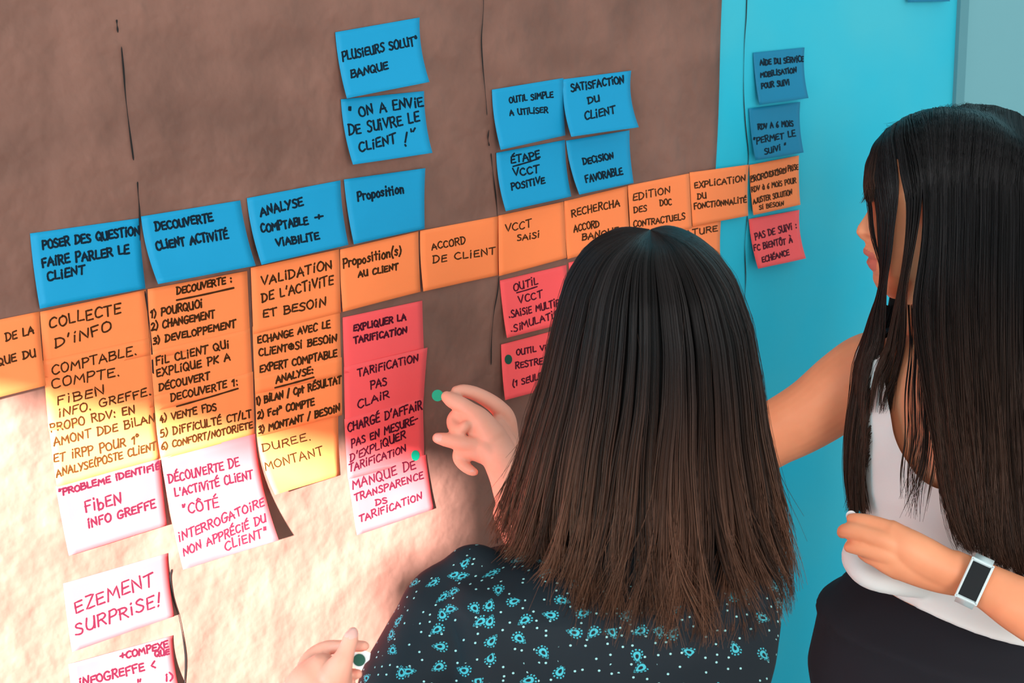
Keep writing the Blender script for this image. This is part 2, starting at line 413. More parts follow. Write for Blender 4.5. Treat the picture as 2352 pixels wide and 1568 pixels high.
# blue row above the orange row
note('poser', 'b', [(69,536),(320,501),(334,662),(92,709)], 4.2, (0,0,4,9), 'blue sticky note reading POSER DES QUESTIONS, leftmost of the blue notes',
     [('POSER DES QUESTiON',98,571,320,538,21),('FAiRE PARLER LE',97,613,296,582,22),('CLiENT',110,644,194,628,22)], 5.6)
note('decclient', 'b', [(324,497),(552,460),(588,610),(363,652)], 4.6, (0,0,16,22), 'blue sticky note reading DECOUVERTE CLIENT ACTIVITÉ, bottom curling off the wall',
     [('DECOUVERTE',358,530,489,507,20),('CLiENT ACTiViTÉ',360,574,524,547,21)], 5.6)
note('analyse', 'b', [(567,455),(782,414),(800,562),(601,608)], 4.2, (0,0,10,18), 'blue sticky note reading ANALYSE COMPTABLE + VIABILITE',
     [('ANALYSE',599,496,696,473,21),('COMPTABLE',601,534,707,515,20),('+',726,505,744,502,15),('ViABiLiTE',636,566,733,549,18)], 5.2)
note('proposition', 'b', [(790,412),(977,386),(975,525),(813,561)], 4.2, (0,0,2,9), 'blue sticky note reading only Proposition, directly above the orange PROPOSITION(S) note',
     [('Proposition',822,461,927,442,21)], 4.8)
note('plusieurs', 'b', [(770,74),(964,40),(986,188),(797,226)], 4.2, (0,0,20,14), 'blue sticky note reading PLUSIEURS SOLUT° BANQUE, topmost on the brown paper',
     [('PLUSiEURS SOLUT°',787,139,959,102,21),('BANQUE',807,179,891,157,19)], 4.6)
note('envie', 'b', [(783,228),(974,209),(994,351),(811,378)], 3.8, (0,0,20,18), 'blue sticky note quoting ON A ENVIE DE SUIVRE LE CLIENT, second of its column',
     [('" ON A ENViE',803,270,972,243,24),('DE SUiVRE LE',802,311,963,279,25),('CLiENT',826,350,909,328,23),('!',927,336,939,333,26),('"',944,318,958,314,20)], 4.8)
note('outil', 'b', [(1130,206),(1294,179),(1299,311),(1150,344)], 4.6, (0,0,6,13), 'blue sticky note reading OUTIL SIMPLE A UTILISER, left of the SATISFACTION note',
     [('OUTiL SiMPLE',1170,236,1270,223,15),('A UTiLiSER',1171,265,1258,258,14)], 3.7)
note('satisfaction', 'b', [(1294,182),(1450,162),(1467,292),(1312,314)], 4.8, (0,0,26,20), 'blue sticky note reading SATISFACTION DU CLIENT, its lower edge bent far off the wall',
     [('SATiSFACTiON',1312,210,1433,190,18),('DU',1351,239,1377,232,16),('CLiENT',1344,276,1413,260,19)], 4.2)
note('etape', 'b', [(1140,351),(1298,321),(1312,451),(1162,485)], 4.2, (0,0,10,17), 'blue sticky note reading ÉTAPE VCCT POSITIVE with ÉTAPE underlined',
     [('ÉTAPE',1174,375,1240,362,18),('_',1179,382,1237,364),('VCCT',1180,405,1238,395,18),('POSiTiVE',1175,436,1251,420,16)], 4.2)
note('decision', 'b', [(1300,323),(1446,299),(1455,420),(1331,447)], 4.2, (0,0,6,16), 'blue sticky note reading DECISION FAVORABLE, under the SATISFACTION note',
     [('DECiSiON',1340,378,1409,364,15),('FAVORABLE',1346,419,1430,400,18)], 4.2)
note('aide', 'd', [(1730,121),(1848,109),(1857,225),(1745,241)], 2.2, (0,0,16,9), 'darker blue sticky note reading AIDE DU SERVICE MOBILISATION on the cyan wall',
     [('AiDE DU SERViCE',1746,150,1846,141,14),('MOBiLiSATiON',1747,178,1829,166,13),('POUR SUiVi',1749,203,1813,195,13)], 3.6)
note('rdv', 'd', [(1720,249),(1838,234),(1846,350),(1736,368)], 2.2, (0,0,14,9), 'darker blue sticky note quoting RDV A 6 MOIS PERMET LE SUIVI',
     [('RDV A 6 MOiS',1741,297,1822,289,14),('"PERMET LE',1731,331,1827,313,15),('SUiVi "',1757,355,1806,340,14)], 3.4)
note('cornernote', 'd', [(2075,-112),(2178,-120),(2182,3),(2086,5)], 2.2, (0,0,10,6), 'blue sticky note cut by the top edge above the long-haired woman')
# orange row
note('dela', 'o', [(-150,764),(91,715),(106,885),(-128,944)], 4.0, (0,0,12,12), 'orange sticky note cut by the left edge, reading DE LA and QUE DU',
     [('DE LA',14,783,77,765,19),('iQUE DU',-14,842,82,818,19)], 4.4)
note('collecte', 'o', [(92,716),(335,665),(346,815),(103,868)], 4.2, (0,0,.6,.6), 'orange sticky note headed COLLECTE D\'INFO, below the blue POSER note',
     [('COLLECTE',113,753,277,719,25),("D'iNFO",127,798,255,758,24)], 4.6)
note('comptable', 'o', [(99,828),(343,776),(354,934),(112,990)], 4.8, (0,0,.6,.6), 'orange sticky note listing COMPTABLE, COMPTE, FIBEN and INFO GREFFE, half in sunlight',
     [('COMPTABLE.',120,860,314,813,23),('COMPTE.',120,892,275,861,22),('FiBEN',131,930,240,905,22),('iNFO. GREFFE.',135,958,347,906,20)], 4.0, clip=False)
note('propo', 'o', [(111,966),(352,912),(366,1053),(130,1118)], 5.4, (0,0,3,.6), 'sunlit orange sticky note reading PROPO RDV EN AMONT DDE BILAN',
     [('PROPO RDV: EN',116,991,310,948,20),('AMONT DDE BiLAN',124,1024,355,968,20),('ET iRPP POUR 1°',124,1062,320,1017,21),('ANALYSE(POSTE CLiENT',130,1095,358,1031,19)], 4.2)
note('decouverte', 'o', [(339,664),(568,622),(575,775),(347,826)], 4.0, (0,0,.6,.6), 'orange sticky note headed DECOUVERTE with 1) POURQUOI 2) CHANGEMENT 3) DEVELOPPEMENT',
     [('DECOUVERTE :',406,676,532,648,17),('_',406,689,536,661),('1) POURQUOi',346,729,464,705,19),('2) CHANGEMENT',348,758,493,729,18),('3) DEVELOPPEMENT',352,791,541,750,17)], 4.6)
note('filclient', 'o', [(345,806),(574,754),(581,890),(356,944)], 4.6, (0,0,.6,.6), 'orange sticky note reading FIL CLIENT QUI EXPLIQUE PK A DÉCOUVERT',
     [('FiL CLiENT QUi',358,838,526,798,19),('EXPLiQUE PK A',360,866,528,827,19),('DÉCOUVERT',366,898,481,870,18)], 4.4)
note('decun', 'o', [(353,909),(581,853),(585,998),(366,1056)], 5.2, (0,0,1,1), 'orange sticky note headed DECOUVERTE 1, half lit, above the DÉCOUVERTE DE L\'ACTIVITÉ note',
     [('DECOUVERTE 1:',393,921,546,884,18),('_',406,933,546,892),('4) VENTE FDS',367,970,497,941,18),('5) DiFFiCULTÉ CT/LT',369,1003,577,958,18),('6) CONFORT/NOTORiETE',371,1033,580,982,16)], 4.2)
note('validation', 'o', [(576,615),(779,572),(783,718),(582,768)], 4.4, (0,0,.6,.6), 'orange sticky note reading VALIDATION DE L\'ACTIVITE ET BESOIN',
     [('VALiDATiON',601,655,762,616,22),("DE L'ACTiViTE",602,693,765,652,22),('ET BESOiN',604,730,748,701,20)], 4.4)
note('echange', 'o', [(580,750),(781,704),(784,862),(586,905)], 4.8, (0,0,.6,.6), 'orange sticky note reading ECHANGE AVEC LE CLIENT and EXPERT COMPTABLE',
     [('ECHANGE AVEC LE',592,789,758,752,18),('CLiENT⊕Si BESOiN',595,818,773,783,18),('EXPERT COMPTABLE',597,855,773,818,18)], 4.4)
note('analyses', 'o', [(585,866),(785,820),(786,953),(590,1003)], 5.2, (0,0,.8,.8), 'orange sticky note headed ANALYSE listing BILAN, COMPTE and MONTANT / BESOIN',
     [('ANALYSE:',634,879,719,857,17),('_',632,890,720,866),('1) BiLAN / Cpt RÉSULTAT',588,930,783,878,18),('2) Fctⁿ COMPTE',592,961,721,930,17),('3) MONTANT / BESOiN',594,995,780,944,17)], 4.6)
note('duree', 'o', [(589,985),(777,938),(780,1091),(632,1136)], 2.8, (0,0,1.5,34), 'sunlit orange sticky note reading DUREE MONTANT, lower left corner curled out',
     [('DUREE.',603,1037,715,1010,18),('MONTANT',609,1080,742,1044,21)], 3.2)
note('propositions', 'o', [(781,573),(961,531),(966,670),(787,716)], 4.0, (0,0,3,3), 'orange sticky note reading Proposition(s) AU CLIENT, above the red EXPLIQUER note',
     [('Proposition(s)',788,614,921,584,22),('AU CLiENT',823,637,914,618,15)], 4.4)
note('accord', 'o', [(965,530),(1145,496),(1145,632),(972,669)], 4.0, (0,0,2,5), 'orange sticky note reading ACCORD DE CLIENT',
     [('ACCORD',992,574,1069,558,17),('DE CLiENT',994,604,1138,583,17)], 3.4)
note('vcct', 'o', [(1145,495),(1295,463),(1302,592),(1147,634)], 4.4, (0,0,4,4), 'orange sticky note reading VCCT SAISI',
     [('VCCT',1161,533,1220,520,19),('SAiSi',1188,553,1238,545,15)], 3.2)
note('recherche', 'o', [(1296,462),(1441,427),(1448,553),(1303,595)], 4.0, (0,0,4,4), 'orange sticky note reading RECHERCHA ACCORD BANQUE, just above the short-haired woman',
     [('RECHERCHA',1313,498,1423,472,18),('ACCORD',1318,533,1376,520,17),('BANQUE.',1337,552,1428,535,16)], 3.4)
note('edition', 'o', [(1442,426),(1583,398),(1590,524),(1450,553)], 4.4, (0,0,3,3), 'orange sticky note reading EDITION DES DOC CONTRACTUELS',
     [('EDiTiON',1454,461,1539,442,17),('DES',1456,489,1485,484,15),('DOC',1516,472,1542,470,15),('CONTRACTUELS',1455,521,1573,503,15)], 3.2)
note('explication', 'o', [(1584,396),(1720,378),(1718,495),(1591,520)], 4.2, (0,0,5,2), 'orange sticky note reading EXPLICATION DU FONCTIONNALITÉ, across the paper edge',
     [('EXPLiCATiON',1595,432,1712,416,15),('DU',1602,457,1622,454,14),('FONCTiONNALiTÉ',1594,480,1714,465,14)], 3.2)
note('nature', 'o', [(1512,536),(1656,504),(1656,628),(1520,660)], 3.4, (0,0,6,3), 'orange sticky note ending in NATURE, half hidden behind the short-haired woman',
     [('SiGNATURE',1521,553,1647,530,15)], 3.2)
note('prise', 'o', [(1721,379),(1835,357),(1839,470),(1731,494)], 2.4, (0,0,9,6), 'orange sticky note reading PRISE RDV À 6 MOIS, rightmost of the orange row',
     [('PROPOSiTiON',1723,418,1806,396,15),('OOOOOO',1724,418,1806,397,13),('PRiSE',1810,393,1833,389,13),('RDV à 6 MOiS POUR',1726,441,1828,419,13),('AJUSTER SOLUTiON',1730,468,1819,446,13),('Si BESOiN',1744,481,1800,471,11)], 2.7)
# red notes
note('pas', 'r', [(1720,503),(1836,482),(1851,593),(1742,617)], 2.2, (0,0,18,14), 'red sticky note reading PAS DE SUIVI, alone on the cyan wall',
     [('PAS DE SUiVi :',1735,550,1830,524,16),('FC BiENTÔT À',1732,576,1820,557,15),('ECHÉANCE',1751,602,1813,586,14)], 3.2)
note('expliquer', 'r', [(787,729),(970,690),(974,812),(791,858)], 3.4, (0,0,.6,.6), 'red sticky note reading EXPLIQUER LA TARIFICATION, top of the left red column',
     [('EXPLiQUER LA',812,761,932,734,16),('TARiFiCATiON',813,789,934,764,16)], 4.4)
note('tarif', 'r', [(790,842),(982,798),(972,938),(793,982)], 4.0, (0,2,.6,.6), 'red sticky note reading TARIFICATION PAS CLAIR',
     [('TARiFiCATiON',822,864,960,829,19),('PAS',851,893,888,884,19),('CLAiR',822,938,893,912,19)], 3.8)
note('charge', 'r', [(791,962),(971,914),(975,1055),(799,1101)], 4.6, (0,0,.6,.6), 'red sticky note reading CHARGÉ D\'AFFAIR, with one green dot sticker, half sunlit',
     [("CHARGÉ D'AFFAiR",799,991,969,939,21),('PAS EN MESURE-',807,1027,959,970,19),("D'EXPLiQUER",804,1060,931,1005,19),('TARiFiCATiON',802,1083,932,1037,18)], 3.9)
note('manque', 'r', [(799,1091),(978,1044),(997,1169),(820,1229)], 5.2, (0,0,7,2), 'sunlit pale pink sticky note reading MANQUE DE TRANSPARENCE DS TARIFICATION',
     [('MANQUE DE',810,1124,955,1075,22),('TRANSPARENCE',815,1150,972,1098,17),('DS',863,1161,889,1154,14),('TARiFiCATiON',826,1199,969,1145,17)], 3.9)
note('outilvcct', 'r', [(1148,644),(1301,608),(1313,738),(1165,776)], 3.6, (0,0,6,8), 'red sticky note headed OUTIL VCCT with SIMULATION below, left of brown hair',
     [('OUTiL',1180,668,1235,652,18),('_',1187,672,1233,658),('VCCT',1192,697,1245,682,17),('·SAiSiE MULTiPLE',1169,731,1302,697,17),('·SiMULATiON',1173,764,1298,721,17)], 3.3)
note('redhidden', 'r', [(1306,603),(1452,566),(1460,690),(1318,728)], 3.6, (0,0,6,6), 'red sticky note almost wholly hidden behind the short-haired woman')
note('outilvite', 'r', [(1151,791),(1300,752),(1314,878),(1161,919)], 3.6, (0,0,9,9), 'red sticky note reading OUTIL VITE RESTREINT, with a dark green dot',
     [('OUTiL ViTE',1186,815,1275,801,14),('RESTREiNT',1184,847,1275,830,15),('(1 SEULE',1178,888,1244,870,15)], 3.4)
note('probleme', 'r', [(128,1117),(368,1052),(384,1206),(158,1276)], 6.0, (0,0,6,2), 'sunlit pale pink sticky note reading PROBLEME IDENTIFIÉ FIBEN INFO GREFFE',
     [('"PROBLEME iDENTiFiÉ',135,1138,367,1076,15),('FibEN',196,1177,279,1156,27),('iNFO GREFFE',203,1212,357,1165,20)], 4.8)
note('decact', 'r', [(370,1052),(586,996),(640,1240),(420,1308)], 6.2, (0,0,34,11), 'tall sunlit pale pink note DÉCOUVERTE DE L\'ACTIVITÉ CLIENT, casting a dark shadow',
     [('DÉCOUVERTE DE',388,1110,549,1069,21),("L'ACTiViTÉ CLiENT",402,1141,580,1098,20),('"CÔTÉ',421,1180,503,1165,24),('iNTERROGATOiRE',411,1244,607,1160,21),('NON APPRÉCiÉ DU',422,1276,611,1197,20),('CLiENT"',518,1264,613,1230,22)], 4.2)
note('ezement', 'r', [(145,1340),(385,1270),(400,1415),(165,1497)], 4.0, (0,0,9,2), 'sunlit pale pink sticky note reading EZEMENT SURPRISE!',
     [('EZEMENT',173,1408,352,1342,31),('SURPRiSE!',174,1458,369,1388,29)], 4.6)
note('compexe', 'r', [(157,1525),(397,1459),(416,1606),(178,1680)], 4.0, (0,0,18,2), 'sunlit pale pink note cut by the bottom edge, reading + COMPEXE QUE INFOGREFFE',
     [('+COMPEXE',277,1514,386,1486,17),('QUE',356,1508,388,1501,13),('iNFOGREFFE <',182,1576,356,1534,20),('"   i)',316,1578,398,1560,17)], 4.8)

# dot stickers stuck on the notes
def disc_on(nn, px, py, rpx, asp, name, m, label, extra=0.0, parent=None):
    a = np.linspace(0, 2*math.pi, 28, endpoint=False)
    q = np.stack([px+rpx*np.cos(a), py+rpx*asp*np.sin(a)], 1); q = np.vstack([q, [[px, py]]])
    uv = nn.uv(q); P = nn.P(uv[:, 0], uv[:, 1]); P[:, 1] -= .0007+extra
    o = mesh_obj(name, P, [(i, (i+1) % 28, 28) for i in range(28)], m, parent, False)
    sd = o.modifiers.new('thickness', 'SOLIDIFY'); sd.thickness = .00025; sd.offset = 0
    return o
tag(disc_on(NOTES['charge'], 952, 1045, 9.5, 1.28, 'dot_sticker', M_green, '', .0012), 'green dot sticker on the CHARGÉ D\'AFFAIR note where the sunlight starts', 'sticker', 'green dot stickers')
tag(disc_on(NOTES['outilvite'], 1167, 825, 8.5, 1.3, 'dot_sticker', M_dgreen, ''), 'dark green dot sticker at the left of the OUTIL VITE note', 'sticker', 'green dot stickers')
tag(disc_on(NOTES['outilvite'], 1243, 881, 9, 1.3, 'dot_sticker', M_dgreen, ''), 'dark green dot sticker half behind brown hair on the OUTIL VITE note', 'sticker', 'green dot stickers')

# ================================================================== people
def skin_mat(name, c):
    m = mottled(mat(name, c, .5, .35), (c[0]*.93, c[1]*.88, c[2]*.86, 1), (min(1, c[0]*1.04), c[1]*1.06, c[2]*1.08, 1), 14)
    b = m.node_tree.nodes['Principled BSDF']; b.inputs['Subsurface Weight'].default_value = .12
    b.inputs['Subsurface Radius'].default_value = (.010, .004, .002); b.inputs['Subsurface Scale'].default_value = .6
    return m
M_skin1 = skin_mat('fair_skin', (.83, .37, .265))
M_skin2 = skin_mat('warm_skin', (.86, .33, .165))
M_lip = mat('lips', (.68, .18, .13), .4, .4)
M_nail = mat('fingernails', (.80, .42, .36), .3, .5)
M_eye = mat('eye_white', (.8, .78, .76), .2, .5); M_iris = mat('eye_iris', (.02, .012, .008), .2, .5)
def hair_mat(name):
    m = mat(name, (.02, .015, .013), .42, .14)
    N, L, b = nodes(m); at_ = N.new('ShaderNodeAttribute'); at_.attribute_name = 'tone'
    L.new(at_.outputs['Color'], b.inputs['Base Color']); return m
M_hair = hair_mat('hair_strands')

def strands(name, paths, rad, cols, parent, taper=True):
    """many thin three-sided strands in one mesh; paths N,K,3  cols N,K,3"""
    N, K = paths.shape[:2]
    T = np.gradient(paths, axis=1); T /= np.linalg.norm(T, axis=2)[..., None]+1e-12
    ref = np.array(-FW); A = np.cross(T, ref); A /= np.linalg.norm(A, axis=2)[..., None]+1e-9; B = np.cross(T, A)
    tp = np.ones(K)
    if taper: tp = np.interp(np.linspace(0, 1, K), [0, .85, 1], [1, .95, .3])
    r = (np.asarray(rad).reshape(-1, 1)*tp[None])[..., None]
    V = np.stack([paths+(A*math.cos(a)+B*math.sin(a))*r for a in (0.5, 2.6, 4.7)], 2).reshape(-1, 3)
    idx = np.arange(N*K*3).reshape(N, K, 3)
    q = []
    for s in range(3):
        s2 = (s+1) % 3
        q.append(np.stack([idx[:, :-1, s], idx[:, :-1, s2], idx[:, 1:, s2], idx[:, 1:, s]], -1).reshape(-1, 4))
    Fq = np.vstack(q)
    me = bpy.data.meshes.new(name); me.vertices.add(len(V)); me.vertices.foreach_set('co', V.ravel())
    me.loops.add(Fq.size); me.loops.foreach_set('vertex_index', Fq.ravel().astype(np.int32))
    me.polygons.add(len(Fq)); me.polygons.foreach_set('loop_start', np.arange(0, Fq.size, 4, dtype=np.int32))
    try: me.polygons.foreach_set('loop_total', np.full(len(Fq), 4, dtype=np.int32))
    except Exception: pass
    me.update(calc_edges=True); me.validate()
    me.polygons.foreach_set('use_smooth', [True]*len(me.polygons))
    ca = me.color_attributes.new('tone', 'FLOAT_COLOR', 'POINT')
    cc = np.concatenate([np.repeat(cols[:, :, None, :], 3, 2).reshape(-1, 3), np.ones((len(V), 1))], 1)
    ca.data.foreach_set('color', cc.ravel().astype(np.float32))
    me.materials.append(M_hair)
    o = bpy.data.objects.new(name, me); COL.objects.link(o)
    if parent: o.parent = parent
    return o
from mathutils.bvhtree import BVHTree
def bvh_of(objs):
    V = []; F = []
    for o in objs:
        n = len(V); V += [tuple(v.co) for v in o.data.vertices]; F += [tuple(i+n for i in p.vertices) for p in o.data.polygons]
    return BVHTree.FromPolygons(V, F)
def keep_outside(P, tree, gap):
    """hair lies on the head and clothes instead of sinking in; gap per strand"""
    Q = P.copy()
    for i in range(P.shape[0]):
        g_ = gap[i]
        for k in range(P.shape[1]):
            loc, nrm, idx, dist = tree.find_nearest(P[i, k], .09)
            if loc is None: continue
            d = (P[i, k][0]-loc[0])*nrm[0]+(P[i, k][1]-loc[1])*nrm[1]+(P[i, k][2]-loc[2])*nrm[2]
            if d < g_ and (d < 0 or dist < g_): Q[i, k] = (loc[0]+nrm[0]*g_, loc[1]+nrm[1]*g_, loc[2]+nrm[2]*g_)
    S = Q.copy(); S[:, 1:-1] = (Q[:, :-2]+2*Q[:, 1:-1]+Q[:, 2:])/4
    return S
def set_tone(o, fn):
    me = o.data; ca = me.color_attributes.new('tone', 'FLOAT_COLOR', 'POINT')
    co = np.array([v.co[:] for v in me.vertices]); c = fn(co)
    ca.data.foreach_set('color', np.c_[c, np.ones(len(c))].ravel().astype(np.float32))

# ---------------- head shape, traced from the profile of the woman on the right
P2 = at(2190, 470, 1.87)
def prof(pts):
    o = []
    for x, y in pts:
        p = onplane(x, y, P2)-P2; o.append((p[2], -float(p@HR)))     # (height, forward)
    o.sort(); return np.array(o)
FRONT = prof([(2120, 264), (2060, 300), (2022, 345), (2002, 395), (1996, 430), (1995, 455), (1997, 478), (1983, 500), (1970, 519), (1965, 534), (1974, 547), (1986, 554), (1989, 564),
              (1982, 575), (1984, 584), (1999, 591), (1990, 603), (1997, 616), (2008, 626), (2007, 645), (2016, 664), (2040, 678)])
FBASE = prof([(2120, 264), (2060, 300), (2022, 345), (2002, 395), (1997, 430), (2000, 455), (2002, 478), (2000, 500), (1997, 519), (1995, 534), (1994, 547), (1994, 554), (1995, 564),
              (1996, 575), (1998, 584), (2001, 591), (2002, 603), (2004, 616), (2010, 626), (2007, 645), (2016, 664), (2040, 678)])
ZT, ZB = FRONT[-1, 0]+.004, FRONT[0, 0]-.002
ZN = float(onplane(1990, 543, P2)[2]-P2[2])
def head_add(mb, O, F, L, s=1.0):
    F = np.array(F, float); L = np.array(L, float); Zv = np.array([0, 0, 1.0])
    n, seg = 120, 112; rings = []
    hh = ZT-ZB
    for z in np.linspace(ZB, ZT, n):
        t = (z-ZB)/hh
        fb = np.interp(z, FBASE[:, 0], FBASE[:, 1]); ft = np.interp(z, FRONT[:, 0], FRONT[:, 1])
        bk = np.interp(t, [0, .12, .25, .42, .6, .78, .92, 1], [.03, -.01, -.055, -.078, -.088, -.082, -.045, .0])
        w = np.interp(t, [0, .06, .15, .3, .45, .6, .75, .88, .96, 1], [.018, .034, .050, .060, .067, .071, .069, .054, .031, .006])
        fb = min(fb, fb)
        c = bk*.45+fb*.55 if fb > bk+.01 else fb-.01
        r = []
        for a in np.linspace(0, 2*math.pi, seg, endpoint=False):
            ca, sa = math.cos(a), math.sin(a)
            x = c+(fb-c if ca > 0 else c-bk)*math.copysign(abs(ca)**.92, ca); y = w*math.copysign(abs(sa)**.9, sa)
            if ca > 0:
                sig = .0075+.006*math.exp(-((z-(FRONT[9, 0] if False else -.031))/.012)**2)
                if z < -.052: sig = .017
                x += (ft-fb)*math.exp(-(y/sig)**2)
                for e in (-.031, .031):       # eye sockets
                    x -= .006*math.exp(-((y-e)/.014)**2-((z-.010)/.010)**2)
                x -= .009*math.exp(-((abs(y)-.0095)/.0038)**2-((z-ZN)/.0040)**2)
                x -= .0025*math.exp(-((abs(y)-.02)/.007)**2-((z+.058)/.01)**2)
            r.append(O+(F*x+L*y+Zv*z)*s)
        rings.append(r)
    mb.rings(rings)
    for e in (-.030, .030):
        c0 = O+(F*(FBASE[np.argmin(abs(FBASE[:, 0]-.010)), 1]-.0165)+L*e+Zv*.010)*s
        mb.tube([c0-L*.004, c0+L*.004], [.0105*s, .0105*s], 14)     # eyelids
    for e in (-1, 1):                                               # ears
        c0 = O+(L*e*.070+F*(-.004)+Zv*(-.012))*s
        mb.tube([c0+Zv*.028*s, c0+(Zv*.012-F*.012)*s, c0-Zv*.024*s+F*.004*s], [.006*s, .012*s, .006*s], 12, 9)
def paint_faces(o, m, test):
    me = o.data; me.materials.append(m); k = len(me.materials)-1
    for p in me.polygons:
        if test(np.array(p.center[:])): p.material_index = k
def px(pts, sc=1.0):
    """rows (px, py, depth, radius_mm)"""
    a = np.array(pts, float); return np.array([at(x, y, d) for x, y, d in a[:, :3]]), a[:, 3]/1000*sc
def limb(mb, pts, n=None, seg=20, flat=1.0, ref=None):
    p, r = px(pts); mb.tube(p, r, seg, n or 6*len(pts), flat, ref)
def zoomed(ox, oy, k, d0, pts):
    """finger traced in a magnified crop: (x, y, depth offset mm, radius mm)"""
    return [(ox+x/k, oy+y/k, d0+dd/1000, r) for x, y, dd, r in pts]

# ================================================================== woman with the shoulder-length hair (seen from behind)
H1 = at(1485, 720, 1.40)
mb = MB()
head_add(mb, H1+np.array([0, 0, -.050])+HF*.006, HF, -HR, .90)
nk = at(1470, 1000, 1.395)
mb.tube([H1+np.array([0, 0, -.05])-HF*.02, nk, at(1455, 1280, 1.41)], [.052, .050, .060], 24, 16)
TC1 = at(1420, 1400, 1.425)
def torso_rings(rows, grow=1.0, seg=64):
    out = []
    for py, xl, xr, hd, sh in rows:
        a = onplane(xl, py, TC1); b = onplane(xr, py, TC1); c = (a+b)/2; hw = np.linalg.norm(b-a)/2
        out.append([c+HF*sh+HR*hw*grow*math.copysign(abs(math.cos(t))**.8, math.cos(t))+HF*hd*grow*math.copysign(abs(math.sin(t))**.85, math.sin(t)) for t in np.linspace(0, 2*math.pi, seg, endpoint=False)])
    return out
T1 = [(1255, 1330, 1560, .045, .0), (1275, 1190, 1660, .062, -.003), (1298, 1040, 1775, .076, -.004), (1335, 1010, 1794, .090, -.004), (1420, 1030, 1788, .100, -.002), (1500, 1028, 1778, .104, 0),
      (1568, 1020, 1760, .104, 0), (1750, 1040, 1735, .098, 0), (1950, 1050, 1765, .105, 0), (2150, 1000, 1800, .125, 0)]
mb.rings(torso_rings(T1, .93))
# left arm and hand
limb(mb, [(1085, 1385, 1.43, 30), (1010, 1500, 1.44, 38), (905, 1760, 1.46, 40), (872, 1950, 1.46, 36), (790, 1900, 1.40, 31), (690, 1720, 1.31, 22), (672, 1655, 1.30, 20)], 50)
# right arm, raised in front of the body
limb(mb, [(1660, 1420, 1.44, 30), (1600, 1470, 1.52, 38), (1490, 1530, 1.63, 38), (1380, 1420, 1.69, 38), (1240, 1270, 1.765, 31), (1178, 1180, 1.805, 24)], 50)
Z = lambda pts, d0=1.84: zoomed(950, 820, 3.92, d0, pts)
limb(mb, Z([(1010, 1500, -30, 27), (905, 1240, -28, 24), (850, 1060, -20, 23), (770, 880, -8, 22), (690, 730, 0, 20), (600, 610, 0, 15)]), 40, 22)
limb(mb, Z([(900, 1180, -12, 21), (860, 980, 5, 20), (800, 780, 12, 18), (740, 640, 12, 15)]), 30)
limb(mb, Z([(720, 900, -14, 16), (640, 820, -12, 14), (560, 780, -8, 11)]), 20)
# thumb, index, middle (curled), ring (stretched), little finger (curled)
limb(mb, Z([(700, 720, -6, 19), (590, 560, -6, 14.5), (500, 480, -4, 11), (430, 430, -2, 10), (350, 390, 0, 9.6), (300, 358, 3, 7.6)]), 40)
limb(mb, Z([(850, 760, 24, 14), (835, 560, 24, 12), (765, 462, 20, 10.8), (680, 394, 18, 9.8), (560, 330, 15, 8.8), (455, 302, 12, 8.0), (385, 306, 10, 6.8)]), 40)
limb(mb, Z([(640, 720, 2, 14), (520, 600, -2, 12), (430, 525, 4, 10.5), (368, 560, 6, 9.6), (372, 628, -3, 8.6), (425, 652, -11, 7.4), (468, 618, -14, 6.4)]), 34)
limb(mb, Z([(680, 830, -6, 14), (560, 796, -12, 11), (450, 778, -13, 9.6), (380, 760, -12, 9.4), (290, 742, -9, 8.6), (218, 728, -6, 6.9)]), 36)
limb(mb, Z([(680, 880, -10, 14), (540, 850, -10, 11), (430, 850, -6, 9), (408, 910, -4, 7.6), (455, 975, -10, 7.2), (520, 1022, -14, 6.2), (548, 1034, -15, 5)]), 36)
Y = lambda pts, d0=1.30: [(q[0], q[1], q[2], q[3]*.83) for q in zoomed(650, 1368, 6.72, d0, pts)]
limb(mb, Y([(150, 1900, 0, 25), (330, 1560, 0, 26), (480, 1330, 0, 25), (600, 1180, 0, 20)]), 30)
limb(mb, Y([(420, 1900, -10, 24), (640, 1560, -10, 24), (780, 1330, -10, 20), (850, 1150, -12, 15)]), 30)
limb(mb, Y([(800, 1250, -14, 17), (900, 1040, -16, 12.5), (968, 880, -14, 9.4), (1010, 760, -12, 8.4), (1050, 640, -10, 8.0), (1078, 570, -8, 6.2)]), 40)          # thumb
limb(mb, Y([(400, 1200, 8, 16), (420, 1010, 14, 11), (540, 870, 18, 8.8), (700, 800, 18, 8), (860, 785, 14, 7.2), (1060, 775, 6, 6.6), (1255, 775, 2, 5.6)]), 40)    # index
limb(mb, Y([(700, 1400, 12, 16), (880, 1300, 12, 9), (1020, 1215, 8, 6.6), (1155, 1205, 4, 5.4)]), 26)
limb(mb, Y([(600, 1560, 14, 16), (800, 1480, 14, 9), (960, 1420, 10, 7), (1080, 1400, 6, 5.4)]), 26)
# legs and feet
hipz = TC1+np.array([0, 0, -.33])
for s in (-1, 1):
    a = hipz+HR*.09*s; kn = a*np.array([1, 1, 0])+HR*.02*s+np.array([0, 0, FLOOR+.48])+HF*.02; an = kn*np.array([1, 1, 0])+np.array([0, 0, FLOOR+.09])-HF*.02
    mb.tube([a+np.array([0, 0, .08]), a, (a+kn)/2, kn, (kn+an)/2+np.array([0, 0, .06]), an], [.085, .082, .068, .052, .050, .034], 20, 30)
    mb.tube([an-HF*.02+np.array([0, 0, -.045]), an+HF*.09+np.array([0, 0, -.055]), an+HF*.18+np.array([0, 0, -.063])], [.036, .034, .024], 16, 14)
person1 = mb.fused('person', M_skin1, None, .0020, 3)
tag(person1, 'woman with shoulder-length brown hair and paisley blouse, seen from behind', 'person')
def nail(o, c, r): paint_faces(o, M_nail, lambda p: np.linalg.norm(p-c) < r)
